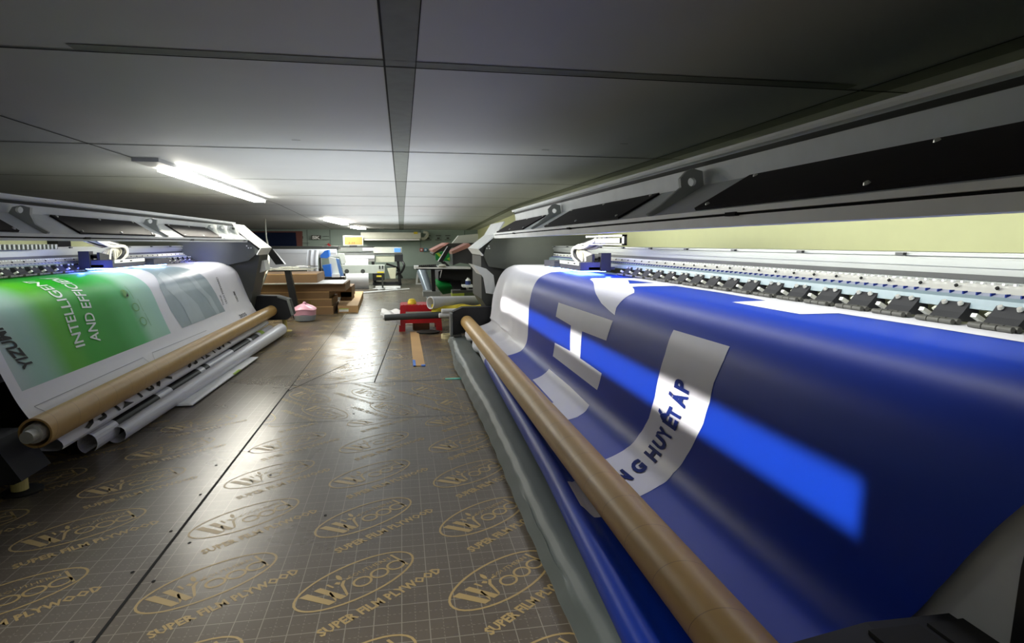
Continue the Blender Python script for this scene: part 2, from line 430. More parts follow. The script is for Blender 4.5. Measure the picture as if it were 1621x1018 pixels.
obj('pane', shape([(360, 368), (468, 368), (470, 393), (360, 393)], 20.76, 0.05), NAVYGL, wn)

# ================================================================== LIGHT FITTINGS
def batten(label, p0, p1, wd, hs, body=None, dm=LAMP):
    c = ((p0[0] + p1[0]) / 2, (p0[1] + p1[1]) / 2, max(p0[2], p1[2]))
    t = thing('ceiling_light', label, 'light', c, 'tube lights on the ceiling')
    p0 = Vector(p0); p1 = Vector(p1); b0, b1 = [Vector(q) for q in (body or (p0, p1))]
    d = (p1 - p0).normalized(); n = Vector((d.y, -d.x, 0)).normalized() * wd / 2
    def slab(a, b, k, z0, z1):
        vs = [a - n * k + Vector((0, 0, z0)), a + n * k + Vector((0, 0, z0)), b + n * k + Vector((0, 0, z0)), b - n * k + Vector((0, 0, z0))]
        vs += [v + Vector((0, 0, z1 - z0)) for v in vs]
        return MB().add(vs, [(0, 1, 2, 3), (4, 5, 6, 7), (0, 1, 5, 4), (1, 2, 6, 5), (2, 3, 7, 6), (3, 0, 4, 7)])
    obj('housing', slab(b0, b1, 1.25, 0.0, hs), mat('lamp_housing', (170, 172, 175), 0.5), t)
    obj('diffuser', slab(p0, p1, 1.0, -0.035, 0.0), dm, t)
batten('long bright tube light on the ceiling above the left printer, the nearest one', (-2.13, 6.25, 1.895), (-2.25, 10.55, 1.895), 0.17, 0.035, ((-2.15, 5.8, 1.895), (-2.25, 10.6, 1.895)))
t = thing('ceiling_light', 'pair of unseen blades added above the camera to shape the aisle light', 'light', (-0.42, 0.15, 1.93), 'tube lights on the ceiling')
for sx in (-1, 1): obj('added_blade', MB().box(*sorted2(-0.42 + sx * 0.047, -0.42 + sx * 0.053, -1.25, 1.5, 1.83, 1.93)), BM, t)  # added blades, cut the aisle lamp's light to a band
a = at(517, 350.5, 15.7); b = at(547, 357, 17.6)
batten('short tube light further down the ceiling, the middle one of three', (a.x, a.y, cz(a.y) - 0.02), (b.x, b.y, cz(b.y) - 0.02), 0.16, 0.02, dm=LAMPS)
a = at(560, 361, 19.0); b = at(574, 363, 19.9)
batten('small far tube light near the back wall, farthest of three', (a.x, a.y, cz(a.y) - 0.02), (b.x, b.y, cz(b.y) - 0.02), 0.2, 0.02, dm=LAMPS)

# ================================================================== WIDE FORMAT PRINTERS
def bracket(sg, A, B, C, y, parent):
    """cover bracket, a plate across the fold of the cover with a round hole"""
    out = [(A[0] - 0.045, A[1] - 0.045), (A[0] + 0.0, A[1] - 0.055), (B[0] - 0.005, B[1] - 0.01), (C[0] + 0.02, C[1] + 0.012), (C[0], C[1] + 0.003), (C[0] - 0.012, C[1] + 0.015), (C[0] + 0.05, C[1] + 0.055), (B[0] - 0.11, B[1] - 0.012), (B[0] - 0.115, B[1] + 0.025), (A[0] - 0.07, A[1] - 0.055)]
    hc = (B[0] - 0.062, B[1] + 0.012); hr = 0.019
    hole = [(hc[0] + hr * cos(k * pi / 6), hc[1] + hr * sin(k * pi / 6)) for k in range(12)]
    bm = bmesh.new(); vs = [bm.verts.new((sg * x, y, z)) for x, z in out]; hv = [bm.verts.new((sg * x, y, z)) for x, z in hole]
    es = [bm.edges.new((vs[i], vs[(i + 1) % len(vs)])) for i in range(len(vs))] + [bm.edges.new((hv[i], hv[(i + 1) % 12])) for i in range(12)]
    bmesh.ops.triangle_fill(bm, edges=es, use_beauty=True)
    r = bmesh.ops.extrude_face_region(bm, geom=list(bm.faces))
    bmesh.ops.translate(bm, vec=(0, 0.022, 0), verts=[g for g in r['geom'] if isinstance(g, bmesh.types.BMVert)])
    mb = MB(); bm.verts.index_update(); mb.add([v.co[:] for v in bm.verts], [[v.index for v in f.verts] for f in bm.faces]); bm.free()
    obj('cover_bracket', mb, mat('bracket_paint', (188, 192, 190), 0.5), parent)

def printer(sg, label, loc, P):
    S = lambda prof: [(sg * x, z) for x, z in prof]
    t = thing('wide_format_printer', label, 'printer', loc, 'wide format roll printers along the aisle')
    A, B, C, D = P['A'], P['B'], P['C'], P['D']; y0, y1 = P['y']; nip = P['nip']
    # cover
    mb = MB()
    mb.ribbon(S([(A[0] - 0.025, A[1] - 0.012), A, B]), sg * 0.012, y0, y1)
    mb.ribbon(S([B, C]), sg * 0.012, y0, y1)
    mb.prism(S([(A[0] - 0.03, A[1] - 0.002), (A[0] + 0.02, A[1] + 0.004), (A[0] + 0.02, A[1] + 0.014), (A[0] - 0.03, A[1] + 0.008)]), y0, y1)
    obj('cover', mb, W, t)
    bx_ = P['shield']
    obj('light_shield', MB().prism(S([(A[0] - 0.01, A[1] - 0.02), (bx_, bx_ * 0 + A[1] - 0.06), (bx_, A[1] - 0.075), (A[0] + 0.0, A[1] - 0.035)]), y0, y1), DG, t)  # sheet added to keep the cover strips' light off the ceiling
    z = D[1]; zc = C[1]
    mb = MB().box(*sorted2(sg * (C[0] - 0.012), sg * (C[0] + 0.04), y0, y1, zc - 0.012, zc + 0.004))
    mb.box(*sorted2(sg * (C[0] + 0.004), sg * (C[0] + 0.03), y0, y1, zc - 0.02, zc - 0.012), 1)
    mb.box(*sorted2(sg * (C[0] - 0.004), sg * (C[0] + 0.06), y0, y1, z, zc - 0.02))
    for k in range(3): mb.box(*sorted2(sg * (C[0] - 0.02), sg * (C[0]), y0 + 1.4 + k * 1.9, y0 + 1.46 + k * 1.9, zc - 0.022, zc - 0.010), 1)
    obj('cover_lip', mb, [W, SEAM], t)
    dx, dz = C[0] - B[0], C[1] - B[1]; L = hypot(dx, dz); nx, nz = dz / L, -dx / L   # outward (towards the aisle) normal
    if nx > 0: nx, nz = -nx, -nz
    for wa, wb in P['win']:
        a0, a1 = 0.06, 0.93
        q = [(B[0] + dx * a + nx * o_, B[1] + dz * a + nz * o_) for a, o_ in ((a0, 0.001), (a0, 0.012), (a1, 0.012), (a1, 0.001))]
        wo = obj('cover_window', MB().prism(S(q), wa, wb), ACR, t, label='smoked dark window panel')
        nb = 3
        for i in range(nb):
            for a in (a0 + 0.07, a1 - 0.07):
                yy = wa + (wb - wa) * (0.04 + 0.92 * i / (nb - 1)) if a < 0.5 else wa + (wb - wa) * (0.04 + 0.92 * i / (nb - 1))
                c = (sg * (B[0] + dx * a + nx * 0.012), yy, B[1] + dz * a + nz * 0.012); e = (sg * (B[0] + dx * a + nx * 0.018), yy, B[1] + dz * a + nz * 0.018)
                obj('bolt', MB().cyl(c, e, 0.009, 0.006, 10), STL, wo)
    for y in P['br']: bracket(sg, A, B, C, y, t)
    # printing table and apron
    P2 = P['prof']; s2 = [(x, zz) for x, zz in P2]
    tb = MB()
    zlow = P.get('zlow', 0.34)
    ap = [(abs(x) + 0.018, zz - 0.012) for x, zz in P2 if zz > zlow]
    back = nip + 0.55
    ya, yb = P['table']
    tb.prism(S([(nip, 0.94)] + [q for q in ap[1:] if q[0] < nip] + [(ap[-1][0] + 0.05, zlow - 0.02), (ap[-1][0] + 0.12, 0.75), (nip, 0.80)]), ya, yb)
    obj('print_apron', tb, PLGREY, t)
    obj('apron_edge', MB().ribbon(S([(x - 0.010, zz + 0.004) for x, zz in ap]), 0.012 * sg, *P['edge']), BK, t, label='black edge strip of the apron')
    obj('machine_body', MB().box(*sorted2(sg * (nip - 0.25), sg * back, ya, yb, 0.20, 0.93)).box(*sorted2(sg * (nip + 0.0), sg * (nip + 0.5), ya, ya + 0.3, 0, 0.2)).box(*sorted2(sg * (nip + 0.0), sg * (nip + 0.5), yb - 0.3, yb, 0, 0.2)), DG, t)
    obj('table_surface', MB().box(*sorted2(sg * (nip - 0.02), sg * (nip + 0.45), ya, yb, 0.93, 0.945)), BM, t)
    rx = P['rail']
    rb = MB().box(*sorted2(sg * rx, sg * (rx + 0.13), ya, yb + 0.4, 1.05, 1.170))
    rb.box(*sorted2(sg * (rx - 0.012), sg * rx, ya, yb + 0.4, 1.125, 1.150)); rb.box(*sorted2(sg * (rx - 0.02), sg * (rx), ya, yb + 0.4, 1.158, 1.166))
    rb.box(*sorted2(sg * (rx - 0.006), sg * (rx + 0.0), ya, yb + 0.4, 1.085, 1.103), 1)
    k = 0; y = ya + 0.25
    while y < yb:
        rb.box(*sorted2(sg * (rx - 0.034), sg * (rx - 0.018), y, y + 0.035, 1.158, 1.168), 1); y += 0.55
    obj('beam', rb, [AL, ALD], t, label='long aluminium beam')
    pf = MB().ribbon(S([(rx - 0.01, 1.078), (rx - 0.035, 1.052)]), 0.006, ya, yb)
    y = ya + 0.05
    while y < yb:
        c = Vector((sg * (rx - 0.030), y, 1.066)); pf.cyl(c, c + Vector((-sg * 0.004, 0, 0.004)), 0.0055, n=10, mi=1); y += 0.1355
    y = ya
    while y < yb:
        pf.box(*sorted2(sg * (rx - 0.022), sg * (rx - 0.012), y, y + 0.008, 1.076, 1.082), 2); y += 0.034
    obj('perforated_strip', pf, [STL, SEAM, W], t)
    ru = MB().ribbon(S([(rx - 0.035, 1.052), (rx - 0.055, 1.044)]), 0.005, ya, yb)
    y = ya
    while y < yb:
        ru.box(*sorted2(sg * (rx - 0.056), sg * (rx - 0.040), y, y + 0.004, 1.0445, 1.0535), 1)
        y += 0.0452
    obj('ruler', ru, [RULE, NAVY], t)
    obj('clamp_bar', MB().prism(S([(rx - 0.055, 1.044), (rx - 0.075, 1.035), (rx - 0.08, 1.005), (rx - 0.05, 1.0), (rx + 0.0, 1.03)]), ya, yb), SLATE, t)
    # pinch rollers: one built, the rest copied
    c0 = P['rolls'][0]; X0 = nip - 0.03
    wl = thing('pinch_roller', '', '', (sg * X0, c0, 0.957)); del wl['label']; del wl['category']
    wl.parent = t; wl.location = Vector((sg * X0, c0, 0.957 + P.get('dz', 0))) - WL[t.name]
    bb = MB().prism(S([(X0 + 0.045, 1.018), (X0 + 0.012, 1.022), (X0 - 0.012, 0.992), (X0 - 0.032, 0.972), (X0 - 0.01, 0.966), (X0 + 0.045, 0.966)]), c0 - 0.05, c0 + 0.05)
    for e in (-0.028, 0.028):
        bb.cyl((sg * (X0 + 0.002), c0 + e, 1.016), (sg * (X0 - 0.003), c0 + e, 1.023), 0.0085, 0.007, 10, 1)
    # body of the roller is a part of its own so every roller repeats the same three meshes
    me_b = obj('roller_block', bb, [BM, STL], wl)
    rr = MB()
    for xx in (-0.062, -0.04):
        for q in range(3): rr.cyl((sg * (X0 + xx), c0 - 0.066 + q * 0.044, 0.968), (sg * (X0 + xx), c0 - 0.026 + q * 0.044, 0.968), 0.0085, n=10)
    rr.box(*sorted2(sg * (X0 - 0.06), sg * (X0 - 0.02), c0 - 0.045, c0 - 0.04, 0.965, 0.975)).box(*sorted2(sg * (X0 - 0.06), sg * (X0 - 0.02), c0 + 0.04, c0 + 0.045, 0.965, 0.975))
    obj('roller_row', rr.sm(), ROLL, wl)
    lv = MB().bbox((sg * (X0 - 0.01), c0 + sg * 0 + 0.078, 0.980), (0.05, 0.018, 0.012), ry=sg * 0.5).tube([(sg * (X0 + 0.01), c0 + 0.078, 0.99), (sg * (X0 + 0.035), c0 + 0.07, 1.01)], 0.005, 6)
    obj('release_lever', lv, W2, wl)
    for c in P['rolls'][1:]:
        copy_tree(wl, Vector((sg * X0, c, 0.957 + P.get('dz', 0))) - WL[t.name], t)
    return t

PR = [(1.62, .957), (1.32, .957), (1.23, .945), (1.15, .905), (1.10, .83), (1.075, .74), (1.06, .637), (1.055, .50), (1.05, .40), (1.035, .335), (.995, .282), (.93, .255), (.845, .235), (.765, .212), (.70, .205), (.64, .21), (.60, .232), (.575, .240), (.55, .232), (.533, .205), (.535, .17), (.56, .148), (.62, .14), (.78, .14)]
PL = [(-2.95, .972), (-2.40, .968), (-2.25, .952), (-2.15, .905), (-2.085, .84), (-2.05, .76), (-2.03, .70), (-2.00, .61), (-1.96, .50), (-1.92, .40), (-1.87, .31), (-1.82, .245), (-1.76, .205), (-1.735, .180), (-1.735, .155), (-1.76, .142), (-1.86, .150)]
right_rolls = [0.86 + 0.1817 * i for i in range(20)] + [5.75 + 0.1817 * i for i in range(5)]
left_rolls = [4.06 + 0.1635 * i for i in range(12)] + [7.15 + 0.1635 * i for i in range(7)]
tR = printer(1, 'long white printer along the right side, printing the dark blue banner, cover raised', (1.7, 3.7, 0), dict(
    shield=2.58, A=(1.27, 1.56), B=(1.285, 1.447), C=(1.04, 1.307), D=(1.04, 1.254), y=(0.35, 6.85), nip=1.70, rail=1.76,
    win=[(0.45, 2.08), (2.88, 4.46), (5.28, 6.78)], br=[2.45, 4.82], prof=PR, table=(0.5, 6.86), edge=(0.80, 0.83), rolls=right_rolls, zlow=0.3))
tL = printer(-1, 'long white printer along the left side, printing the green and white poster, cover raised', (-3.0, 5.6, 0), dict(
    shield=3.58, A=(2.05, 1.448), B=(2.08, 1.366), C=(1.9, 1.246), D=(1.9, 1.213), y=(2.7, 8.1), nip=2.62, rail=2.70, dz=0.014,
    win=[(2.9, 3.5), (4.1, 5.25), (5.9, 7.05)], br=[3.72, 5.45, 7.1, 7.5, 7.95], prof=PL, table=(3.1, 8.5), edge=(8.3, 8.34), rolls=left_rolls, zlow=0.5))

# ---- end housings
def end_housing(t, sg, P):
    S = lambda prof: [(sg * x, z) for x, z in prof]
    ya, yb = P['y']
    obj('end_cap', MB().ribbon(S(P['nose']), 0.014 * sg, ya, yb), W, t)
    sl = MB()
    for f in (0.15, 0.35):
        a, b = P['nose'][0], P['nose'][1]
        c = (a[0] + (b[0] - a[0]) * f, a[1] + (b[1] - a[1]) * f); sl.box(*sorted2(sg * c[0] - 0.018, sg * c[0] + 0.018, ya + 0.2, ya + 0.34, c[1] - 0.004, c[1] + 0.012))
    obj('side_wall', MB().prism(S(P['wall']), ya + 0.10, ya + 0.16), mat('dark_side_wall', (92, 96, 88), 0.6), t)
    for x, z in P['dots']: obj('screw', MB().cyl((sg * x, ya + 0.10, z), (sg * x, ya + 0.09, z), 0.008, n=8), STL, t)
    obj('side_shell', MB().prism(S(P['shell']), ya + 0.16, yb), DG, t)
end_housing(tR, 1, dict(y=(6.85, 7.9), nose=[(1.15, 1.445), (1.06, 1.30), (0.846, 1.136), (0.905, 1.056)],
    wall=[(1.05, 1.26), (2.3, 1.30), (2.3, 0.90), (1.20, 0.90), (0.99, 0.93), (0.93, 1.06), (0.96, 1.16)], dots=[(0.99, 1.166), (0.965, 1.14), (0.995, 1.14)],
    shell=[(1.06, 1.27), (2.3, 1.30), (2.3, 0.25), (1.1, 0.25), (0.91, 0.55), (0.905, 1.05), (0.87, 1.13)]))
end_housing(tL, -1, dict(y=(8.1, 8.75), nose=[(2.08, 1.44), (1.96, 1.325), (1.74, 1.14), (1.79, 1.05)],
    wall=[(2.08, 1.25), (3.5, 1.28), (3.5, 0.90), (2.3, 0.90), (1.92, 0.98), (1.78, 1.10), (1.90, 1.22)], dots=[(1.93, 1.166), (1.91, 1.14), (1.88, 1.14)],
    shell=[(1.90, 1.25), (3.5, 1.28), (3.5, 0.25), (1.98, 0.25), (1.85, 0.8), (1.80, 1.02), (1.77, 1.12)]))
obj('side_foot_cover', MB().prism([(0.81, 0.955), (0.965, 0.905), (1.05, 0.83), (1.08, 0.60), (0.96, 0.62), (0.93, 0.80), (0.88, 0.87)], 7.0, 7.5), W, tR)
obj('side_foot_cover', shape([(386, 432), (392, 418), (418, 412), (421, 428), (389, 440)], 8.45, 0.25), W, tL)
obj('tilted_panel', MB().prism([(-1.86, 1.12), (-1.75, 1.12), (-1.60, 0.91), (-1.72, 0.905)], 8.85, 8.95), BK, tL, label='black tilted panel at the printer end')

# ---- take-up arms, feet
obj('take_up_arm', MB().prism([(0.56, .42), (0.67, .469), (1.45, .47), (1.45, .30), (1.0, .33), (0.8, .20), (0.64, .17), (0.56, .16)], 6.88, 7.02), BM, tR)
obj('take_up_foot', MB().box(0.53, 6.86, 0.15, 0.555, 7.04, 0.40).box(0.53, 6.9, 0.13, 0.66, 7.0, 0.155).cyl((0.60, 6.95, 0.13), (0.60, 6.95, 0.0), 0.025).lathe([(0.05, 0), (0.05, 0.015), (0.02, 0.02)], (0.60, 6.95, 0.0)), GR, tR)
ar = MB().prism([(0.70, .435), (0.88, .462), (2.1, .44), (2.1, .06), (0.9, .06), (0.70, .20)], 0.66, 0.96)
obj('take_up_arm', ar, BM, tR)
gl = MB()
for k in range(5): gl.box(0.86 + k * 0.13, 0.70, 0.452 - k * 0.001, 0.97 + k * 0.13, 0.93, 0.468 - k * 0.001)
obj('rubber_pad', gl, RUBBER, tR)
obj('take_up_arm', MB().prism([(-2.01, .503), (-1.67, .495), (-1.515, .445), (-1.466, .235), (-1.55, .17), (-2.0, .17)], 8.55, 8.75), BM, tL)
obj('arm_end_plate', MB().prism([(-1.66, .497), (-1.51, .45), (-1.46, .235), (-1.49, .225), (-1.54, .435), (-1.66, .475)], 8.53, 8.55), GR, tL)
obj('take_up_foot', MB().cyl((-1.6, 8.65, 0.17), (-1.6, 8.65, 0.02), 0.03).lathe([(0.09, 0), (0.09, 0.012), (0.03, 0.02)], (-1.6, 8.65, 0)), YELP, tL)
obj('take_up_arm', MB().prism([(-2.9, .33), (-1.87, .29), (-1.765, .10), (-1.80, .085), (-2.9, .10)], 3.06, 3.30), BM, tL)
obj('take_up_foot', MB().cyl((-1.84, 3.17, 0.10), (-1.84, 3.17, 0.02), 0.035, mi=0).lathe([(0.085, 0), (0.085, 0.010), (0.03, 0.018)], (-1.84, 3.19, 0), mi=1), [YELP, RUBBER], tL)
obj('tube_chuck', MB().cyl((-1.75, 3.15, 0.295), (-1.75, 3.30, 0.295), 0.045, 0.058).cyl((-1.75, 3.10, 0.295), (-1.75, 3.16, 0.295), 0.03), STL, tL)

# ---- carriages
def carriage(t, sg, x, y, z, ylen):
    S = lambda a, b: (min(sg * a, sg * b), max(sg * a, sg * b))
    def bx(mb, a, b, y0, y1, z0, z1, mi=0):
        X = S(a, b); return mb.box(X[0], y0, z0, X[1], y1, z1, mi)
    cr = thing('carriage', '', '', (sg * x, y, z)); del cr['label']; del cr['category']
    cr.parent = t; cr.location = WL[cr.name] - WL[t.name]
    mb = bx(MB(), x - 0.12, x + 0.12, y, y + ylen, z + 0.022, z + 0.088)
    bx(mb, x - 0.12, x + 0.12, y + ylen * 1.35, y + ylen * 2.0, z + 0.018, z + 0.075)
    bx(mb, x - 0.05, x + 0.16, y, y + ylen * 2.0, z + 0.03, z + 0.05)
    obj('print_head', mb, mat('carriage_plastic', (58, 58, 68), 0.45), cr)
    mb = bx(MB(), x - 0.125, x - 0.118, y + 0.03, y + ylen, z + 0.062, z + 0.09)
    bx(mb, x - 0.127, x - 0.124, y + 0.2 * ylen, y + 0.27 * ylen, z + 0.07, z + 0.08, 1); bx(mb, x - 0.127, x - 0.124, y + 0.5 * ylen, y + 0.57 * ylen, z + 0.07, z + 0.08, 1)
    obj('front_plate', mb, [W2, SEAM], cr)
    X = S(x, x + 0.14)
    gp = MB().add([(sg * (x - 0.02), y + 0.02, z + 0.085), (sg * (x - 0.02), y + ylen * 0.8, z + 0.085), (sg * (x - 0.02), y + 0.02, z + 0.15), (sg * (x + 0.0), y + 0.02, z + 0.085), (sg * (x + 0.0), y + ylen * 0.8, z + 0.085), (sg * (x + 0.0), y + 0.02, z + 0.15)], [(0, 1, 2), (3, 4, 5), (0, 1, 4, 3), (1, 2, 5, 4), (0, 2, 5, 3)])
    obj('side_gusset', gp, BM, cr)
    cb = MB(); cw = MB()
    for k in range(9):
        r1 = random.uniform(-0.03, 0.03); q = (k - 4) * 0.012
        pts = [(sg * (x + 0.05 + q), y - 0.02, z + 0.27), (sg * (x - 0.0 + q), y + 0.25 * ylen + r1, z + 0.25 - abs(q)), (sg * (x - 0.03 + q), y + 0.55 * ylen + r1, z + 0.20 + r1 * 0.4), (sg * (x - 0.03 + q), y + 0.62 * ylen + r1 * 2, z + 0.13), (sg * (x + q), y + 0.5 * ylen + r1, z + 0.08)]
        (cb if k % 3 == 1 else cw).tube(pts, 0.014, 6)
    for k in range(4):
        cw.tube([(sg * (x + 0.03 * k - 0.02), y + 0.3 * ylen, z + 0.09), (sg * (x - 0.02 + 0.01 * k), y + 0.34 * ylen, z + 0.16), (sg * (x - 0.03), y + (0.4 + 0.06 * k) * ylen, z + 0.17), (sg * (x - 0.02), y + (0.45 + 0.06 * k) * ylen, z + 0.085)], 0.012, 6)
    obj('ribbon_cables', cw.sm(), mat('white_cable', (226, 222, 205), 0.5), cr); obj('black_cables', cb.sm(), BK, cr)
    mb = bx(MB(), x + 0.04, x + 0.12, y - 0.02, y + ylen * 0.08, z + 0.02, z + 0.16); bx(mb, x + 0.04, x + 0.10, y, y + ylen * 0.6, z + 0.10, z + 0.13)
    obj('mounting_plate', mb, BM, cr)
    uv = MB(); bx(uv, x - 0.11, x + 0.10, y + 0.04, y + ylen - 0.04, z + 0.014, z + 0.021); bx(uv, x - 0.11, x + 0.08, y + ylen * 1.4, y + ylen * 1.9, z + 0.010, z + 0.016)
    obj('curing_lamp', uv, UV, cr, label='glowing blue-white lamp under the carriage')
    return cr
cR = carriage(tR, 1, 1.47, 4.5, 0.965, 0.60)
fr = MB().box(1.42, 3.76, 1.243, 1.44, 4.6, 1.256).box(1.42, 3.76, 1.186, 1.44, 4.6, 1.196).box(1.42, 3.76, 1.186, 1.44, 3.80, 1.256).box(1.46, 3.95, 1.20, 1.50, 4.5, 1.235)
obj('cable_chain_frame', fr, BK, cR)
cL = carriage(tL, -1, 2.44, 5.45, 0.975, 0.62)
ch = MB().box(-2.68, 3.2, 1.155, -2.56, 5.15, 1.192, 0)
y = 3.2
while y < 5.1:
    ch.box(-2.56, y, 1.157, -2.552, y + 0.02, 1.190, 1); y += 0.05
obj('cable_chain', ch, [BK, GR], tL)
for nm, loc, e in (('uv_glow_right', (1.50, 4.28, 0.995), 2.4), ('uv_glow_left_near', (-2.46, 5.25, 1.0), 2.0), ('uv_glow_left_far', (-2.45, 7.9, 1.03), 2.0)):
    l = bpy.data.lights.new(nm, 'POINT'); l.energy = e; l.color = (0.05, 0.08, 1.0); l.shadow_soft_size = 0.02
    o = bpy.data.objects.new(nm, l); COL.objects.link(o); o.location = loc

# ================================================================== PRINTED MEDIA
def cum(P):
    s = [0]
    for a, b in zip(P, P[1:]): s.append(s[-1] + hypot(b[0] - a[0], b[1] - a[1]))
    return s
class Sheet:
    def __init__(self, P, lift=0.0, extra=None): self.P = P; self.s = cum(P); self.extra = extra
    def base(self, s):
        P, S = self.P, self.s; s = max(0, min(s, S[-1] - 1e-6)); i = 0
        while S[i + 1] < s: i += 1
        t = (s - S[i]) / (S[i + 1] - S[i])
        p0 = Vector(P[max(0, i - 1)]); p1 = Vector(P[i]); p2 = Vector(P[i + 1]); p3 = Vector(P[min(len(P) - 1, i + 2)])
        if i == 0: return p1.lerp(p2, t)
        return 0.5 * ((2 * p1) + (p2 - p0) * t + (2 * p0 - 5 * p1 + 4 * p2 - p3) * t * t + (3 * p1 - p0 - 3 * p2 + p3) * t ** 3)
    def pos(self, y, s, off=0.0):
        p = self.base(s); a = self.base(s - 0.004); b = self.base(s + 0.004); d = (b - a).normalized()
        sgn = 1 if self.P[0][0] > 0 else -1
        n = Vector((d.y, -d.x)) * sgn          # towards the aisle / upwards
        if n.dot(Vector((-sgn, 1))) < 0 and s < 0.5: n = -n
        e = self.extra(y, s) if self.extra else (0, 0, 0)
        q = p + n * (off + e[0])
        return (q.x + e[2], y + e[1], q.y)
def sheet_mesh(sh, ys, ss, mfun):
    mb = MB(); mb.keep = True; mb.smooth = True
    vs = [sh.pos(y, s) for y in ys for s in ss]; n = len(ss)
    for i in range(len(ys) - 1):
        for j in range(n - 1):
            pass
    base = len(mb.v); mb.v += vs
    for i in range(len(ys) - 1):
        for j in range(n - 1):
            mb.f.append([i * n + j, (i + 1) * n + j, (i + 1) * n + j + 1, i * n + j + 1]); mb.m.append(mfun((ys[i] + ys[i + 1]) / 2, (ss[j] + ss[j + 1]) / 2))
    return mb
def lay(mb, sh, pts, faces, mi, off=0.0015, step=0.012, ystep=0.4):
    """lay flat (y, s) faces on the sheet, cut finely enough to follow its curve"""
    from mathutils.geometry import tessellate_polygon
    def cut(poly, ax, v):
        lo, hi = [], []
        for i in range(len(poly)):
            p, q = poly[i], poly[(i + 1) % len(poly)]
            if p[ax] <= v: lo.append(p)
            if p[ax] >= v: hi.append(p)
            if (p[ax] - v) * (q[ax] - v) < 0:
                t = (v - p[ax]) / (q[ax] - p[ax]); m = (p[0] + (q[0] - p[0]) * t, p[1] + (q[1] - p[1]) * t); lo.append(m); hi.append(m)
        return lo, hi
    def slices(poly, ax, st):
        out = []; k = math.floor(min(p[ax] for p in poly) / st) + 1; top = max(p[ax] for p in poly); rest = poly
        while k * st < top and len(rest) > 2:
            lo, rest = cut(rest, ax, k * st)
            if len(lo) > 2: out.append(lo)
            k += 1
        if len(rest) > 2: out.append(rest)
        return out
    for f in faces:
        if len(f) > 3:
            q = [pts[i] for i in f]
            tris = [[q[i] for i in t] for t in tessellate_polygon([[Vector((p[0], p[1], 0)) for p in q]])]
        else: tris = [[pts[i] for i in f]]
        for t in tris:
            if abs((t[1][0] - t[0][0]) * (t[2][1] - t[0][1]) - (t[2][0] - t[0][0]) * (t[1][1] - t[0][1])) < 1e-9: continue
            for pl in slices(t, 1, step):
                for p2 in (slices(pl, 0, ystep) if sh.extra else [pl]):
                    mb.add([sh.pos(p[0], p[1], off) for p in p2], [list(range(len(p2)))], mi)
def laypoly(mb, sh, pts, mi, off=0.0015): lay(mb, sh, pts, [list(range(len(pts)))], mi, off)
def laytext(mb, sh, t, O, R, U, mi, bold=0.0, ref=None, off=0.003):
    vs, fs = text_affine(t, O, R, U, bold, ref); lay(mb, sh, vs, fs, mi, off, 0.022)
def frange(a, b, d):
    n = max(1, round((b - a) / d)); return [a + (b - a) * i / n for i in range(n + 1)]

# ---- right banner
def wr(y, s):
    # loose unprinted tail of the sheet: soft vertical folds; and the slack near end
    a = max(0.0, min(1.0, (y - 5.25) / 0.8)) if y > 5.25 else 0.0
    b = max(0.0, min(1.0, (s - 0.35) / 0.5))
    n = a * b * (0.020 * sin(y * 9.0 + s * 3.0) + 0.012 * sin(y * 17 + s * 5)) + (0.03 * a * max(0, min(1, (s - 0.5) / 0.3)) if s < 1.1 else 0)
    e = 0.0
    if y < 1.15: e = 0.30 * max(0.0, min(1.0, (s - 0.55) / 0.5)) * (1.15 - y) / 0.40
    k = max(0.0, min(1.0, (s - 1.36) / 0.22)); k = k * k * (3 - 2 * k)
    g = [(0.5, 0.0), (1.3, 0.0), (2.5, 0.065), (3.5, 0.095), (4.6, 0.125), (5.6, 0.16), (7.5, 0.18)]
    dx = 0.0
    for (ya, va), (yb, vb) in zip(g, g[1:]):
        if ya <= y <= yb: dx = va + (vb - va) * (y - ya) / (yb - ya)
    return (n, e, dx * k)
shR = Sheet(PR, extra=wr); LR = shR.s[-1]
ss = sorted(set([round(x, 4) for x in frange(0, LR, 0.022)]))
ys = frange(0.78, 5.04, 0.15) + frange(5.04, 6.8, 0.05)[1:]
ban = sheet_mesh(shR, ys, ss, lambda y, s: 1 if y > 5.04 else 0)
laypoly(ban, shR, [(4.128, .62), (3.012, .609), (3.045, .724), (3.482, .736), (3.487, .899), (3.081, .906), (3.136, 1.011), (4.143, 1.007), (4.107, .905), (3.714, .893), (3.73, .734), (4.128, .723)], 1)
laypoly(ban, shR, [(4.13, 1.103), (3.601, 1.102), (3.164, 1.112), (3.137, 1.15), (3.103, 1.213), (3.099, 1.293), (3.475, 1.291), (3.456, 1.258), (4.079, 1.253), (4.096, 1.199), (4.127, 1.149)], 1)
laypoly(ban, shR, [(2.327, .557), (1.89, .553), (1.891, .603), (1.906, .652), (1.919, .693), (1.924, .763), (1.956, .849), (2.02, .945), (2.076, 1.03), (2.111, 1.1), (2.106, 1.177), (2.075, 1.279), (2.03, 1.38), (2.00, 1.507), (2.05, 1.56), (2.28, 1.56),
    (2.335, 1.502), (2.42, 1.40), (2.478, 1.276), (2.515, 1.148), (2.500, 1.064), (2.43, .963), (2.381, .856), (2.356, .758), (2.335, .666)], 1)
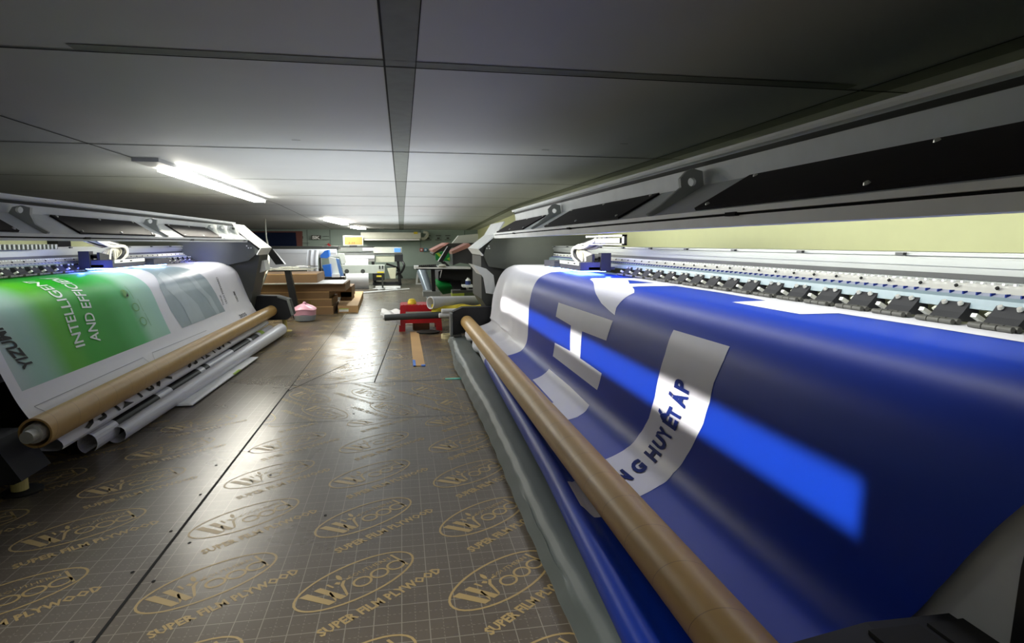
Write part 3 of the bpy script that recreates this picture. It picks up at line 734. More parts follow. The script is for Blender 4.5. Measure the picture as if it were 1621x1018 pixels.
# axe-like mark over the shoulder and the unprinted bed area
laypoly(ban, shR, [(4.0, .03), (4.05, .31), (3.95, .35), (3.714, .415), (3.47, .492), (3.286, .538), (3.10, .566), (3.014, .577), (3.04, .537), (3.03, .481), (3.029, .414), (3.231, .327), (3.218, .09), (2.735, .08), (2.322, .105), (2.29, .28), (1.853, .279), (1.851, .131), (1.518, .119), (1.223, .12), (0.79, .12), (0.79, .005), (3.9, .005)], 1)
laypoly(ban, shR, [(3.776, .16), (3.475, .109), (3.439, .281)], 0, 0.003)
for ch_, O, R, U in (('N', (2.205, 1.287), (2.229, 1.233), (2.313, 1.295)), ('G', (2.244, 1.206), (2.271, 1.15), (2.354, 1.207)), ('H', (2.262, 1.116), (2.254, 1.068), (2.376, 1.115)), ('U', (2.262, 1.059), (2.229, 1.010), (2.361, 1.051)),
        ('Y', (2.22, 1.002), (2.183, .953), (2.336, 1.006)), ('Ế', (2.172, .94), (2.155, .903), (2.282, .938)), ('T', (2.152, .901), (2.12, .855), (2.261, .902)), ('Á', (2.109, .836), (2.083, .784), (2.227, .838)), ('P', (2.085, .776), (2.080, .737), (2.202, .775)),
        ('T', (2.15, 1.455), (2.16, 1.385), (2.265, 1.455)), ('Ă', (2.18, 1.375), (2.20, 1.30), (2.29, 1.375))):
    ref = {'Ế': 'E', 'Á': 'A', 'Ă': 'A'}.get(ch_, ch_)
    vs, fs = text2d(ch_, 0.055); b_ = bounds(ref, 0.055)
    vv = [(O[0] + (R[0] - O[0]) * (x - b_[0]) / (b_[1] - b_[0]) + (U[0] - O[0]) * y / b_[3], O[1] + (R[1] - O[1]) * (x - b_[0]) / (b_[1] - b_[0]) + (U[1] - O[1]) * y / b_[3]) for x, y in vs]
    lay(ban, shR, vv, fs, 2, 0.005, 0.012)
ban.add([(1.615, 0.79, 0.957), (1.72, 0.79, 0.957), (1.72, 6.6, 0.957), (1.615, 6.6, 0.957)], [(0, 1, 2, 3)], 1)
obj('printed_banner', ban, [BLUEM, PAPER, NAVY], label='dark blue and white banner hanging from the right printer, lettered HUYẾT ÁP', cat='banner', origin=(1.1, 3.8, 0.14))

# ---- left poster
def green_mat():
    m = mat('green_gradient_print', (30, 150, 45), 0.45, vary=0.02, spec=0.3)
    nt = m.node_tree; b = nt.nodes['Principled BSDF']
    tc = nt.nodes.new('ShaderNodeTexCoord'); sp = nt.nodes.new('ShaderNodeSeparateXYZ'); nt.links.new(tc.outputs['Object'], sp.inputs[0])
    def ramp(src, lo, hi, els):
        mr = nt.nodes.new('ShaderNodeMapRange'); mr.inputs[1].default_value = lo; mr.inputs[2].default_value = hi; nt.links.new(src, mr.inputs[0])
        r = nt.nodes.new('ShaderNodeValToRGB'); r.color_ramp.interpolation = 'EASE'
        while len(r.color_ramp.elements) < len(els): r.color_ramp.elements.new(0.5)
        for e, (p, c) in zip(r.color_ramp.elements, els): e.position = p; e.color = lin(c) + (1,)
        nt.links.new(mr.outputs[0], r.inputs[0]); return r.outputs[0]
    c1 = ramp(sp.outputs[1], 3.4, 5.5, [(0.0, (180, 196, 196)), (0.13, (150, 190, 175)), (0.28, (80, 175, 25)), (0.42, (28, 160, 16)), (0.58, (8, 152, 30)), (0.74, (70, 178, 95)), (0.86, (165, 212, 185)), (1.0, (160, 206, 190))])
    f2 = ramp(sp.outputs[2], 0.28, 0.55, [(0.0, (255, 255, 255)), (0.25, (190, 190, 190)), (1.0, (0, 0, 0))])
    mx = nt.nodes.new('ShaderNodeMix'); mx.data_type = 'RGBA'
    mul = nt.nodes.new('ShaderNodeMath'); mul.operation = 'MULTIPLY'; nt.links.new(f2, mul.inputs[0]); mul.inputs[1].default_value = 0.25
    nt.links.new(mul.outputs[0], mx.inputs[0]); nt.links.new(c1, mx.inputs[6]); mx.inputs[7].default_value = lin((10, 120, 45)) + (1,)
    nt.links.new(mx.outputs[2], b.inputs['Base Color'])
    return m
GREENP = green_mat()
GW = mat('white_ink_on_green', (225, 235, 228), 0.35); WAVE = mat('grey_blue_wave_print', (142, 160, 168), 0.35); WAVE2 = mat('light_wave_print', (166, 182, 188), 0.35); LINE = mat('fine_print_line', (140, 140, 146), 0.4)
shL = Sheet(PL); LL = shL.s[-1]
ssl = sorted(set(frange(0, 1.325, 0.0265) + frange(1.325, LL, 0.02)))
ysl = [3.36, 3.42] + frange(3.46, 5.52, 0.25)[1:] + frange(5.52, 8.28, 0.3)[1:]
pst = sheet_mesh(shL, [3.36, 3.44, 5.50, 8.28], ssl, lambda y, s: 1 if 3.44 < y < 5.5 and 0.30 < s < 1.325 else 0)
laytext(pst, shL, 'INTELLIGENT', (4.186, 1.204), (4.294, .624), (4.078, 1.202), 2, 0.012)
laytext(pst, shL, 'AND EFFICIENT', (4.385, 1.207), (4.60, .58), (4.271, 1.196), 2, 0.012)
laytext(pst, shL, 'YIZUMI', (3.634, 1.229), (3.561, 1.061), (3.537, 1.226), 3, 0.03, ref='YIZU')
laypoly(pst, shL, [(5.94, .55), (5.916, .685), (5.846, .791), (5.70, .928), (5.70, 1.01), (5.711, 1.141), (5.778, 1.319), (6.409, 1.319), (6.807, 1.316), (7.125, 1.318), (7.08, 1.105), (6.99, .941), (6.90, .813), (6.75, .70), (6.6, .60)], 4)
laypoly(pst, shL, [(6.095, .75), (6.125, .964), (6.31, 1.085), (6.406, 1.163), (6.421, 1.32), (6.029, 1.315), (6.017, 1.158), (5.95, 1.053), (5.82, .95), (5.9, .8)], 5, 0.003)
laypoly(pst, shL, [(6.45, .80), (6.553, .998), (6.737, 1.136), (6.807, 1.313), (6.93, 1.316), (6.88, 1.13), (6.70, 1.0), (6.58, .82)], 5, 0.003)
laytext(pst, shL, 'TECH FORWARD', (7.33, 1.25), (7.37, .93), (7.27, 1.25), 3, 0.0)
laytext(pst, shL, 'THINK', (7.20, 1.25), (7.22, 1.13), (7.14, 1.25), 3, 0.0)
laytext(pst, shL, 'YIZUMI', (7.78, 1.274), (7.78, 1.14), (7.72, 1.272), 3, 0.02)
laytext(pst, shL, '2025', (7.50, 1.455), (7.80, 1.455), (7.50, 1.415), 3, 0.02)
for c_, q in ((5.02, .925), (5.09, 1.045), (5.11, 1.165)):
    pts = [(c_ + 0.055 * cos(k * pi / 8), q + 0.035 * sin(k * pi / 8)) for k in range(16)]
    inn = [(c_ + 0.047 * cos(k * pi / 8), q + 0.029 * sin(k * pi / 8)) for k in range(16)]
    lay(pst, shL, pts + inn, [[i, (i + 1) % 16, 16 + (i + 1) % 16, 16 + i] for i in range(16)], 6, 0.003)
    laypoly(pst, shL, [(c_ + 0.085, q - 0.06), (c_ + 0.09, q - 0.06), (c_ + 0.10, q + 0.05), (c_ + 0.095, q + 0.05)], 6, 0.003)
laypoly(pst, shL, [(4.98, .935), (5.0, .90), (5.04, .895), (5.05, .92), (5.01, .95)], 6, 0.004); laypoly(pst, shL, [(5.01, .95), (5.05, .925), (5.06, .905), (5.05, .95)], 3, 0.005)
def frame_line(a, b, w_=0.004):
    d = Vector((b[0] - a[0], b[1] - a[1])).normalized(); n = Vector((-d.y, d.x)) * w_ / 2
    laypoly(pst, shL, [(a[0] + n.x, a[1] + n.y), (b[0] + n.x, b[1] + n.y), (b[0] - n.x, b[1] - n.y), (a[0] - n.x, a[1] - n.y)], 7, 0.002)
frame_line((3.451, 1.42), (4.813, 1.416)); frame_line((3.451, 1.42), (3.53, 1.50)); frame_line((4.813, 1.416), (4.86, 1.487)); frame_line((4.987, 1.411), (6.285, 1.425)); frame_line((4.987, 1.411), (4.93, 1.50))
for i, c_ in enumerate('劳仅优人'):
    y = 3.60 + i * 0.335
    laytext(pst, shL, c_, (y, 1.650), (y + 0.29, 1.650), (y, 1.49), 3, 0.02)
    y = 5.25 + i * 0.33
    laytext(pst, shL, c_, (y, 1.645), (y + 0.28, 1.645), (y, 1.49), 3, 0.02)
obj('printed_poster', pst, [PAPER, GREENP, GW, BLKINK, WAVE, WAVE2, mat('leaf_ink', (90, 160, 50), 0.4), LINE], label='white poster with green panel lettered INTELLIGENT AND EFFICIENT on the left printer', cat='poster', origin=(0, 0, 0))

# ---- rolled tails of the left poster on the floor
zone = MB()
Y0, Y1 = 3.7, 8.35
def stripmat(y):
    if y < 3.98: return 0
    if y < 4.62: return 1
    if y < 4.86: return 0
    if y < 5.5: return 1
    for a, b_ in ((5.62, 5.74), (6.5, 7.2), (7.28, 7.6)):
        if a < y < b_: return 1
    return 2 if 7.7 < y < 7.85 else 0
n = 20; yy = frange(Y0, Y1, 0.04)
for i in range(len(yy) - 1):
    y0_, y1_ = yy[i], yy[i + 1]
    for k in range(n - 3):
        q = []
        for y_, kk in ((y0_, k), (y0_, k + 1), (y1_, k + 1), (y1_, k)):
            a_ = -0.9 + 2 * pi * kk / n; q.append((-1.785 + 0.010 * (y_ - 3.7) + 0.052 * cos(a_), y_, 0.068 + 0.058 * sin(a_)))
        zone.add(q, [(0, 1, 2, 3)], stripmat((y0_ + y1_) / 2))
obj('folded_poster', zone.sm(), [PAPER, BLKINK, LIME], label='curled black and white striped tail of poster lying under the left cardboard tube', cat='poster')
c0 = Vector((-1.715, 3.88, 0.052)); c1 = Vector((-1.575, 8.2, 0.085))
rl = MB(); n = 28
for s_ in range(30):
    for k in range(n + 6):
        q = []
        for a_, b_ in ((s_, k), (s_, k + 1), (s_ + 1, k + 1), (s_ + 1, k)):
            f = a_ / 30; c = c0.lerp(c1, f); r = 0.050 + 0.030 * f; an = 2.6 + 2 * pi * b_ / n; rr = r * (1 - 0.10 * b_ / n)
            q.append((c.x + rr * cos(an), c.y + 0.04 * b_ / n, c.z + rr * sin(an)))
        rl.add(q, [(0, 1, 2, 3)], 0)
obj('rolled_poster', rl.sm(), PAPER, label='white roll of poster vinyl on the floor, outermost beside the aisle', cat='poster roll')
fl = MB().add([(-1.66, 4.70, 0.012), (-1.545, 4.70, 0.012), (-1.50, 6.6, 0.012), (-1.60, 6.6, 0.012), (-1.66, 4.72, 0.022), (-1.545, 4.72, 0.020), (-1.50, 6.6, 0.020), (-1.60, 6.6, 0.022)], [(0, 1, 2, 3), (4, 5, 6, 7), (0, 1, 5, 4), (1, 2, 6, 5), (2, 3, 7, 6), (3, 0, 4, 7)])
fl.box(-1.535, 5.75, 0.013, -1.515, 5.95, 0.024, 1)
obj('poster_offcut', fl, [WHT, LIME], label='flat folded white strip peeking out under the white roll on the floor', cat='paper')

# ---- tubes
obj('cardboard_tube', MB().cyl((0.72, 1.02, 0.302), (0.72, 6.86, 0.302), 0.074, n=48, inner=0.062).sm(), TUBE, label='long brown cardboard tube in front of the blue banner, on the right', cat='tube', origin=(0.72, 3.9, 0.302))
obj('cardboard_tube', MB().cyl((-1.75, 3.17, 0.295), (-1.75, 8.56, 0.295), 0.074, n=48, inner=0.064).sm(), TUBE, label='long light brown cardboard tube in front of the green poster, on the left', cat='tube', origin=(-1.75, 6, 0.295))

# ---- grey fabric on the floor at the right
def fab(u, v):
    y = 0.95 + u * 6.5
    xl = 0.505 + 0.045 * max(0, (y - 6.3) / 1.1) + 0.006 * sin(y * 2.2)
    bump = 0.03 * sin(y * 1.7 + 1) + 0.012 * sin(y * 5.1); k = max(0.35, min(1, (7.45 - y) / 0.4))
    prof = [(0, 0.002), (-0.012, 0.02), (0.002, 0.06), (0.018, 0.10), (0.045, 0.122), (0.10, 0.128), (0.20, 0.128), (0.26, 0.06), (0.27, 0.002)]
    t = v * (len(prof) - 1); i = min(int(t), len(prof) - 2); f = t - i
    px = prof[i][0] * (1 - f) + prof[i + 1][0] * f; pz = prof[i][1] * (1 - f) + prof[i + 1][1] * f
    if 5.2 < y < 6.2 and v < 0.4: px -= 0.035 * sin((y - 5.2) * pi) * (0.5 + v)
    w_ = sin(y * 23 + v * 9) * 0.003
    if 5.0 < y < 5.9: pz += 0.018 * sin((y - 5.0) * pi / 0.9) * (1 if v > 0.3 else 0)
    return (xl + px + w_, y, max(0.001, pz * k + (bump * 0.35 if pz > 0.09 else 0)))
fb = MB().grid(90, 32, fab); fb.smooth = True
obj('fabric_cover', fb, FAB, label='grey vinyl fabric lying bunched along the floor under the blue banner', cat='fabric')

# ================================================================== SMALL THINGS ON THE FLOOR, MIDDLE
tp = at(705, 540, 7.6)
obj('tape_roll', MB().cyl((0.552, 7.62, 0.0), (0.552, 7.62, 0.055), 0.085, n=28, inner=0.062).sm(), TAPE, label='cream roll of adhesive tape on the floor beside the grey fabric', cat='tape')
obj('cardboard_strip', MB().box(0.088, 5.90, 0, 0.202, 8.25, 0.008).box(0.086, 5.90, 0.0, 0.112, 6.20, 0.0095, 1).box(0.165, 5.89, 0.0, 0.204, 5.95, 0.0095, 1), [CARDL, BLUP], label='long tan cardboard strip with blue tape at its corners, on the floor', cat='cardboard')
obj('plastic_strip', MB().bbox((0.44, 5.28, 0.004), (0.17, 0.03, 0.008)), TEALP, label='thin mint green strip on the floor touching the grey fabric', cat='strip')
# red stool
st = thing('plastic_stool', 'low red plastic stool in the middle of the aisle floor', 'stool', (0.26, 8.55, 0))
def stool():
    Yf = 8.32; x0, x1 = at(631, 500, Yf).x, at(700, 500, Yf).x; z1 = 0.36; dp = 0.45
    top = MB(); top.box(x0 + 0.03, Yf + 0.02, z1 - 0.02, x1 - 0.03, Yf + dp, z1)
    for k in range(9): top.box(x0 + 0.06 + k * 0.045, Yf + 0.03, z1, x0 + 0.08 + k * 0.045, Yf + 0.16, z1 + 0.004)
    obj('seat', top, RED, st)
    for (a, s_) in ((x0, 1), (x1, -1)):
        for yf in (Yf, Yf + dp - 0.06):
            lg = MB().add([(a, yf, 0), (a + s_ * 0.085, yf, 0), (a + s_ * 0.10, yf + 0.02, z1 - 0.01), (a + s_ * 0.025, yf + 0.02, z1 - 0.01), (a, yf + 0.05, 0), (a + s_ * 0.085, yf + 0.05, 0), (a + s_ * 0.10, yf + 0.07, z1 - 0.01), (a + s_ * 0.025, yf + 0.07, z1 - 0.01)],
                          [(0, 1, 2, 3), (4, 5, 6, 7), (0, 1, 5, 4), (1, 2, 6, 5), (2, 3, 7, 6), (3, 0, 4, 7)])
            obj('leg', lg, RED, st)
    obj('cross_bar', MB().box(x0 + 0.06, Yf + 0.005, 0.11, x1 - 0.06, Yf + 0.045, 0.19), RED, st)
    obj('cross_bar', MB().box(x0 + 0.02, Yf + 0.02, z1 - 0.09, x1 - 0.02, Yf + 0.06, z1 - 0.02), RED, st)
stool()
obj('crumpled_cloth', MB().grid(10, 8, lambda u, v: (0.12 + 0.22 * u, 8.50 + 0.22 * v, 0.13 + 0.08 * sin(u * pi) * sin(v * pi) + 0.014 * sin(u * 17 + v * 11))).grid(10, 8, lambda u, v: (0.12 + 0.22 * u, 8.50 + 0.22 * v, 0.128)), mat('beige_cloth', (206, 196, 180), 0.8), label='crumpled beige rag tucked inside the red stool', cat='cloth')
obj('rag_box', MB().box(0.13, 8.46, 0.0, 0.36, 8.78, 0.128), CARDD, label='brown box inside the red stool under the rag', cat='box')
bt = thing('cup', 'small pale yellow cup standing upside down on the red stool', 'cup', (0.125, 8.5, 0.36))
obj('body', MB().lathe([(0.062, 0), (0.058, 0.03), (0.04, 0.062), (0.015, 0.07)], (0.125, 8.5, 0.364)).sm(), YEL, bt)
obj('paper_sheet', MB().grid(14, 8, lambda u, v: (-0.30 + 0.26 * u, 8.22 + 0.45 * v - 0.1 * u, 0.245 - 0.24 * u * (1 - v) ** 2 * 0.6 + 0.015 * sin(u * 9 + v * 7) + 0.03 * v)), WHT, label='white paper sheets leaning out left of the red stool', cat='paper')
ra = at(609, 503, 8.15); rb_ = at(688, 500, 8.05)
br_ = thing('dark_roll', 'dark grey vinyl roll lying across the front of the red stool', 'roll', (ra.x, 8.15, ra.z - 0.05))
obj('roll_body', MB().cyl((ra.x, 8.15, ra.z), (rb_.x + 0.35, 8.05, rb_.z + 0.02), 0.042, 0.045).sm(), mat('dark_vinyl', (58, 62, 62), 0.45), br_)
obj('roll_core', MB().cyl((ra.x - 0.02, 8.151, ra.z), (ra.x, 8.15, ra.z), 0.03), WHT, br_)
# supports of the rolls: a low crate behind the arm
obj('storage_crate', MB().box(0.62, 8.05, 0, 1.45, 8.3, 0.27), BM, label='low black crate right of the red stool under the rolls', cat='crate')
for k, (y_, l) in enumerate(((490.5, 'upper of two thin white rolls poking out above the low crate'), (497.5, 'lower of two thin white rolls poking out above the low crate'))):
    a = at(699 - k * 4, y_ + 2, 7.9)
    obj('paper_roll', MB().cyl((a.x, 7.9, a.z), (a.x + 0.4, 7.94, a.z), 0.030).sm(), WHT, label=l, cat='roll')
yc = MB()
def ycl(u, v):
    p = at(683 + 92 * u, 483.5 + (16 if u < 0.30 else max(3.5, 16 - 60 * (u - 0.30))) * v, 8.1)
    if v > 0.99: pass
    return (p.x, 8.1 - 0.03 * v + 0.05 * (1 - v) + 0.012 * sin(u * 23 + v * 6), p.z + 0.012 * sin(u * 15) * (1 - v))
yc.grid(30, 8, ycl); yc.grid(30, 2, lambda u, v: (ycl(u, 0)[0], ycl(u, 0)[1] + 0.05 * v, ycl(u, 0)[2]))
obj('yellow_cloth', yc.sm(), YEL, label='bright yellow plastic cloth draped beside the red stool', cat='cloth')
a = at(681, 479.5, 8.1); b = at(775, 477, 8.7)
obj('vinyl_roll', MB().cyl((a.x, 8.1, a.z), (b.x + 0.1, 8.75, b.z + 0.02), 0.085, 0.06, n=28, inner=0.075).sm(), GRAYR, label='fat open white and grey vinyl roll above the yellow cloth', cat='roll')
obj('white_stick', MB().cyl((-0.06, 9.0, 0.012), (0.30, 9.05, 0.012), 0.01), WHT, label='short white stick on the floor behind the red stool', cat='stick')
obj('black_mat', MB().lathe([(0.15, 0.0), (0.16, 0.02), (0.10, 0.03)], (0.33, 8.15, 0.0)), RUBBER, label='round black lid on the floor before the red stool', cat='lid')

# ================================================================== LEFT MIDDLE: BOXES, TABLE
BX = [  # x0,x1,z0,z1,y0,depth, label
 ((-2.6, -1.17), (0.0, 0.075 + 0.06), 10.6, 1.0, 'long cardboard carton, bottom of the tall stack behind the pink bag'),
 ((-2.6, -1.19), (0.137, 0.265), 10.62, 1.0, 'long cardboard carton printed ALL, second from the bottom of the stack'),
 ((-2.6, -1.23), (0.267, 0.385), 10.64, 1.0, 'long cardboard carton, third from the bottom of the stack'),
 ((-2.6, -0.96), (0.387, 0.52), 10.66, 1.0, 'widest long cardboard carton, fourth from the bottom of the stack'),
 ((-2.6, -1.42), (0.535, 0.685), 10.68, 1.0, 'topmost cardboard carton of the tall stack under the table')]
for (x0, x1), (z0, z1), y_, dp, lb in BX:
    t = thing('cardboard_carton', lb, 'box', ((x0 + x1) / 2, y_ + dp / 2, z0), 'cardboard cartons stacked at the left')
    mb = MB().box(x0, y_, z0, x1, y_ + dp, z1)
    obj('carton_body', mb, CARD, t)
    obj('packing_tape', MB().box(x0 - 0.001, y_ - 0.002, z1 - 0.012, x1 + 0.001, y_ + dp * 0.02, z1 + 0.001), CARDL, t)
    if 'ALL' in lb:
        tx = MB(); text_on(tx, 'ALL', (-1.90, y_ - 0.003, z0 + 0.035), (-1.45, y_ - 0.003, z0 + 0.035), (-1.90, y_ - 0.003, z0 + 0.095), 0.02); tx.keep = True
        obj('carton_print', tx, mat('olive_print', (120, 104, 40), 0.8), t)
obj('white_board', MB().box(-2.6, 10.5, 0.521, -0.98, 11.5, 0.534), WHT, label='thin white board lying on the cardboard stack', cat='board')
t = thing('cardboard_carton', 'cardboard carton jutting out to the right of the tall stack', 'box', (-1.05, 11.2, 0.26), 'cardboard cartons stacked at the left')
obj('carton_body', rect(516, 454, 557, 470, 11.75, 0.8), CARD, t)
obj('storage_box', MB().box(-1.15, 11.75, 0, -0.95, 12.4, at(0, 470, 11.75).z), CARDD, label='dark short carton holding up the jutting carton', cat='box')
# open box on the floor
t = thing('cardboard_carton', 'low open-topped cardboard carton on the floor with a white and green label', 'box', (-0.9, 12.2, 0))
a = at(535, 495, 10.8); b = at(567, 495, 10.8)
mb = MB().add([(a.x, 10.8, 0), (b.x, 10.8, 0), (-0.86, 13.8, 0), (-1.3, 13.8, 0), (a.x, 10.8, 0.12), (b.x, 10.8, 0.12), (-0.86, 13.8, 0.14), (-1.3, 13.8, 0.14)], [(0, 1, 2, 3), (4, 5, 6, 7), (0, 1, 5, 4), (1, 2, 6, 5), (2, 3, 7, 6), (3, 0, 4, 7)])
obj('carton_body', mb, CARDL, t)
obj('carton_label', MB().box(a.x + 0.02, 10.79, 0.02, a.x + 0.18, 10.80, 0.075).box(a.x + 0.02, 10.788, 0.062, a.x + 0.18, 10.79, 0.075, 1), [WHT, LIME], t)
# pink bag on grey basin
t = thing('plastic_bag', 'pale pink plastic bag in a grey basin on the floor by the table leg', 'bag', (-1.50, 9.75, 0))
bc = (-1.50, 9.75, 0)
obj('basin', MB().lathe([(0.10, 0), (0.15, 0.015), (0.168, 0.095), (0.16, 0.10)], bc).sm(), mat('grey_basin', (150, 158, 168), 0.5), t)
def bag(u, v):
    a_ = u * 2 * pi; r = (0.165 if v < 0.45 else 0.165 * (1 - ((v - 0.45) / 0.55) ** 1.6) + 0.012) * (1 + 0.09 * sin(a_ * 5) * v)
    return (bc[0] + r * cos(a_), bc[1] + r * sin(a_), 0.10 + 0.17 * v + 0.01 * sin(a_ * 3))
obj('bag_body', MB().grid(30, 12, bag).sm(), PINK, t)
obj('bag_knot', MB().lathe([(0.012, 0.25), (0.03, 0.27), (0.022, 0.295), (0.012, 0.30)], bc).sm(), PINK, t)
# work table
t = thing('work_table', 'small table with a black post leg and thin pale top, behind the left printer', 'table', (-1.75, 10.3, 0))
obj('table_top', MB().box(-2.5, 10.05, 0.775, -1.39, 10.5, 0.795), mat('pale_board', (176, 178, 168), 0.5), t)
obj('leg', MB().prism([(-1.84, 0.775), (-1.75, 0.775), (-1.625, 0.0), (-1.735, 0.0)], 10.1, 10.2), BK, t)
for k in range(7):
    x = -2.1 + 0.11 * k
    m_ = [GR, WHT, DG, W2][k % 4]
    obj(['paper_sheet', 'steel_ruler', 'cutting_tool'][k % 3], MB().bbox((x, 10.2 + 0.02 * (k % 3), 0.80 + 0.006 * k), (0.32, 0.08, 0.008), rz=0.5 - 0.25 * k, mi=0), m_,
        label=['loose sheet, first from left among the clutter on the work table', 'thin pale ruler on the work table, leftmost long piece', 'dark tool lying on the work table clutter', 'pale sheet in the middle of the work table', 'grey strip in the middle of the table clutter', 'white strip toward the right end of the work table', 'topmost dark blade on the work table'][k], cat=['paper', 'ruler', 'tool'][k % 3])
# hanging white cable
obj('hanging_cable', MB().tube([at(420, 347, 15.4), at(421, 372, 13.0), at(425, 395, 10.8), at(424, 425, 9.2), at(413, 455, 9.2), at(410, 468, 9.2)], 0.014, 6).sm(), W2, label='white cable hanging from the ceiling at the end of the left printer', cat='cable')

# ================================================================== BACK OF THE ROOM
# white-media printer, left
t = thing('inkjet_printer', 'dark-topped printer carrying a wide white roll, behind the work table', 'printer', (-2.6, 14, 0), 'smaller printers at the back')
obj('top_cover', rect(400, 390, 536, 395, 14.6, 0.5), DG, t)
p0 = at(400, 400, 14.4); p1 = at(533, 400, 14.4)
obj('media_roll', MB().cyl((p0.x, 14.4, p0.z), (p1.x, 14.4, p1.z), 0.08).sm(), PAPER, t)
obj('media_sheet', shape([(400, 402), (500, 402), (498, 426), (400, 426)], 14.25, 0.03), PAPER, t)
obj('stand', MB().box(at(400, 426, 14.5).x, 14.5, 0, at(540, 426, 14.5).x, 14.8, at(400, 426, 14.5).z), DG, t)
obj('draped_fabric', MB().grid(12, 12, lambda u, v: tuple(at(487 + 18 * u - 1.5 * sin(v * 3), 396 + 36 * v, 13.8 - 0.05 * sin(v * pi) + 0.02 * sin(u * 14)))).sm(), PAPER, label='white printed cloth hanging down between the table and the blue winder', cat='fabric')
# blue winder
t = thing('winding_machine', 'silver winding machine with two bright blue end boxes', 'machine', (-1.5, 13, 0))
obj('end_box', shape([(507, 404), (514, 397), (520, 395.5), (521, 406), (517, 409), (507, 408)], 13.0, 0.25), BLUP, t, label='upper bright blue box')
obj('end_box', shape([(510, 420), (523, 418), (525, 438), (515, 438)], 12.9, 0.25), BLUP, t, label='lower bright blue box')
obj('silver_roller', shape([(520, 407), (531, 409), (537, 434), (525, 434)], 13.05, 0.2), W2, t)
obj('blue_side', shape([(531, 409), (536, 410), (543, 437), (537, 438)], 13.1, 0.2), mat('steel_blue', (80, 115, 170), 0.4), t)
obj('arm_cover', shape([(534, 401), (544, 401), (548, 416), (541, 419), (538, 408)], 13.2, 0.15), W2, t)
obj('cross_bar', rect(521, 403, 536, 406.5, 13.15, 0.08), STL, t)
obj('foot_plate', rect(525, 434, 537, 439, 12.95, 0.15), WHT, t)
obj('frame', rect(505, 408, 510, 471.2, 13.3, 0.15).box(at(505, 440, 13.3).x, 13.3, at(505, 442, 13.3).z, at(545, 440, 13.3).x, 13.7, at(505, 439, 13.3).z), BK, t)
# silver heater bar unit with white sheet and buttons
t = thing('control_bar', 'silver control bar with four dark buttons across the hanging white print', 'machine', (-0.9, 15.8, 0))
obj('bar', rect(540, 420, 609, 432.5, 15.8, 0.25), mat('silver_bar', (186, 190, 180), 0.4), t)
for x in (549, 574.5):
    a = at(x, 429.5, 15.8); obj('oval_vent', MB().cyl((a.x, 15.79, a.z), (a.x, 15.8, a.z), 0.055, n=16), DG, t)
for x in (601, 605.5):
    for y in (421.8, 424.4):
        obj('button', rect(x - 1.2, y - .9, x + 1.2, y + .9, 15.78, 0.02), BK, t)
obj('warning_label', rect(597, 430, 608, 432, 15.79, 0.01).box(0, 0, 0, 0, 0, 0) if False else rect(597, 430, 608, 432, 15.79, 0.01), YEL, t)
obj('stand_leg', rect(543, 432.5, 547, 456, 15.9, 0.1), DG, t); obj('stand_leg', rect(604, 432.5, 607, 456, 15.9, 0.1), DG, t)
# main back printer
t = thing('inkjet_printer', 'white and grey plotter at the back with small blue screen at its right end', 'printer', (-1.4, 17, 0), 'smaller printers at the back')
Yp = 17.2
obj('top_cover', rect(430, 390.5, 592, 395.5, Yp, 0.7), BM, t)
obj('steel_lid', shape([(536, 392), (590, 391.5), (590, 398.5), (535, 398.5)], Yp - 0.08, 0.08), GR, t)
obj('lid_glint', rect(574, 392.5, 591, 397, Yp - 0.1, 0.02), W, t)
obj('right_housing', rect(591, 391.5, 636, 400.5, Yp - 0.1, 0.8), W2, t)
obj('lower_housing', rect(535, 400.5, 637, 404, Yp - 0.05, 0.7), GR, t)
obj('side_box', rect(595, 406, 624.5, 415, Yp - 0.1, 0.6), mat('ivory_plastic', (196, 198, 176), 0.5), t)
obj('ink_housing', rect(624.5, 403, 638, 414, Yp - 0.08, 0.7), BM, t)
obj('display', rect(624, 393, 634, 399, Yp - 0.13, 0.04), BLS, t)
obj('platen', rect(545, 399, 593, 414, Yp, 0.5), W, t)
p0 = at(546, 408, Yp - 0.15); p1 = at(593, 408, Yp - 0.15)
obj('media_roll', MB().cyl((p0.x, Yp - 0.15, p0.z), (p1.x, Yp - 0.15, p1.z), 0.06).sm(), PAPER, t)
obj('media_sheet', MB().grid(4, 16, lambda u, v: tuple(at((546 + 36.5 * u) * (1 - v * 0.0) + v * 0 + (3 * v if u < 0.5 else 1.5 * v), 410 + 48 * v, 16.9 - 0.55 * sin(v * pi * 0.75)))).sm(), PAPER, t, label='white printed sheet hanging down to the floor')
obj('waste_box', rect(591, 433, 608, 444, Yp - 0.3, 0.4), BK, t); obj('caution_label', rect(596, 436, 604, 438.5, Yp - 0.31, 0.01), YEL, t)
obj('ink_tank', shape([(613, 425), (627, 424), (626, 441), (618, 441)], Yp - 0.35, 0.2), mat('ivory_tank', (196, 194, 168), 0.6), t)
for x in (588, 628): obj('leg', shape([(x, 414), (x + 4, 414), (x + 8, 452), (x + 3, 452)], Yp, 0.3), BK, t)
obj('shelf_bar', rect(590, 447, 632, 451, Yp - 0.2, 0.3), BM, t)
obj('cable_bundle', MB().tube([at(634, 410, Yp), at(640, 420, Yp - .1), at(634, 432, Yp), at(629, 427, Yp), at(637, 440, Yp)], 0.03, 6).tube([at(612, 418, Yp), at(624, 422, Yp - .1), at(632, 428, Yp), at(622, 440, Yp)], 0.03, 6), BK, t)
obj('paper_scraps', rect(594, 454, 634, 456.5, 16.2, 0.2).bbox(at(612, 457.5, 16.1), (0.5, 0.2, 0.02), rz=0.3).bbox(at(600, 457, 16.0), (0.3, 0.1, 0.02), rz=-0.4), WHT, label='heap of white paper offcuts on the floor under the back plotter', cat='paper')
a = at(560, 463.5, 14.7); b = at(648, 459.5, 15.5)
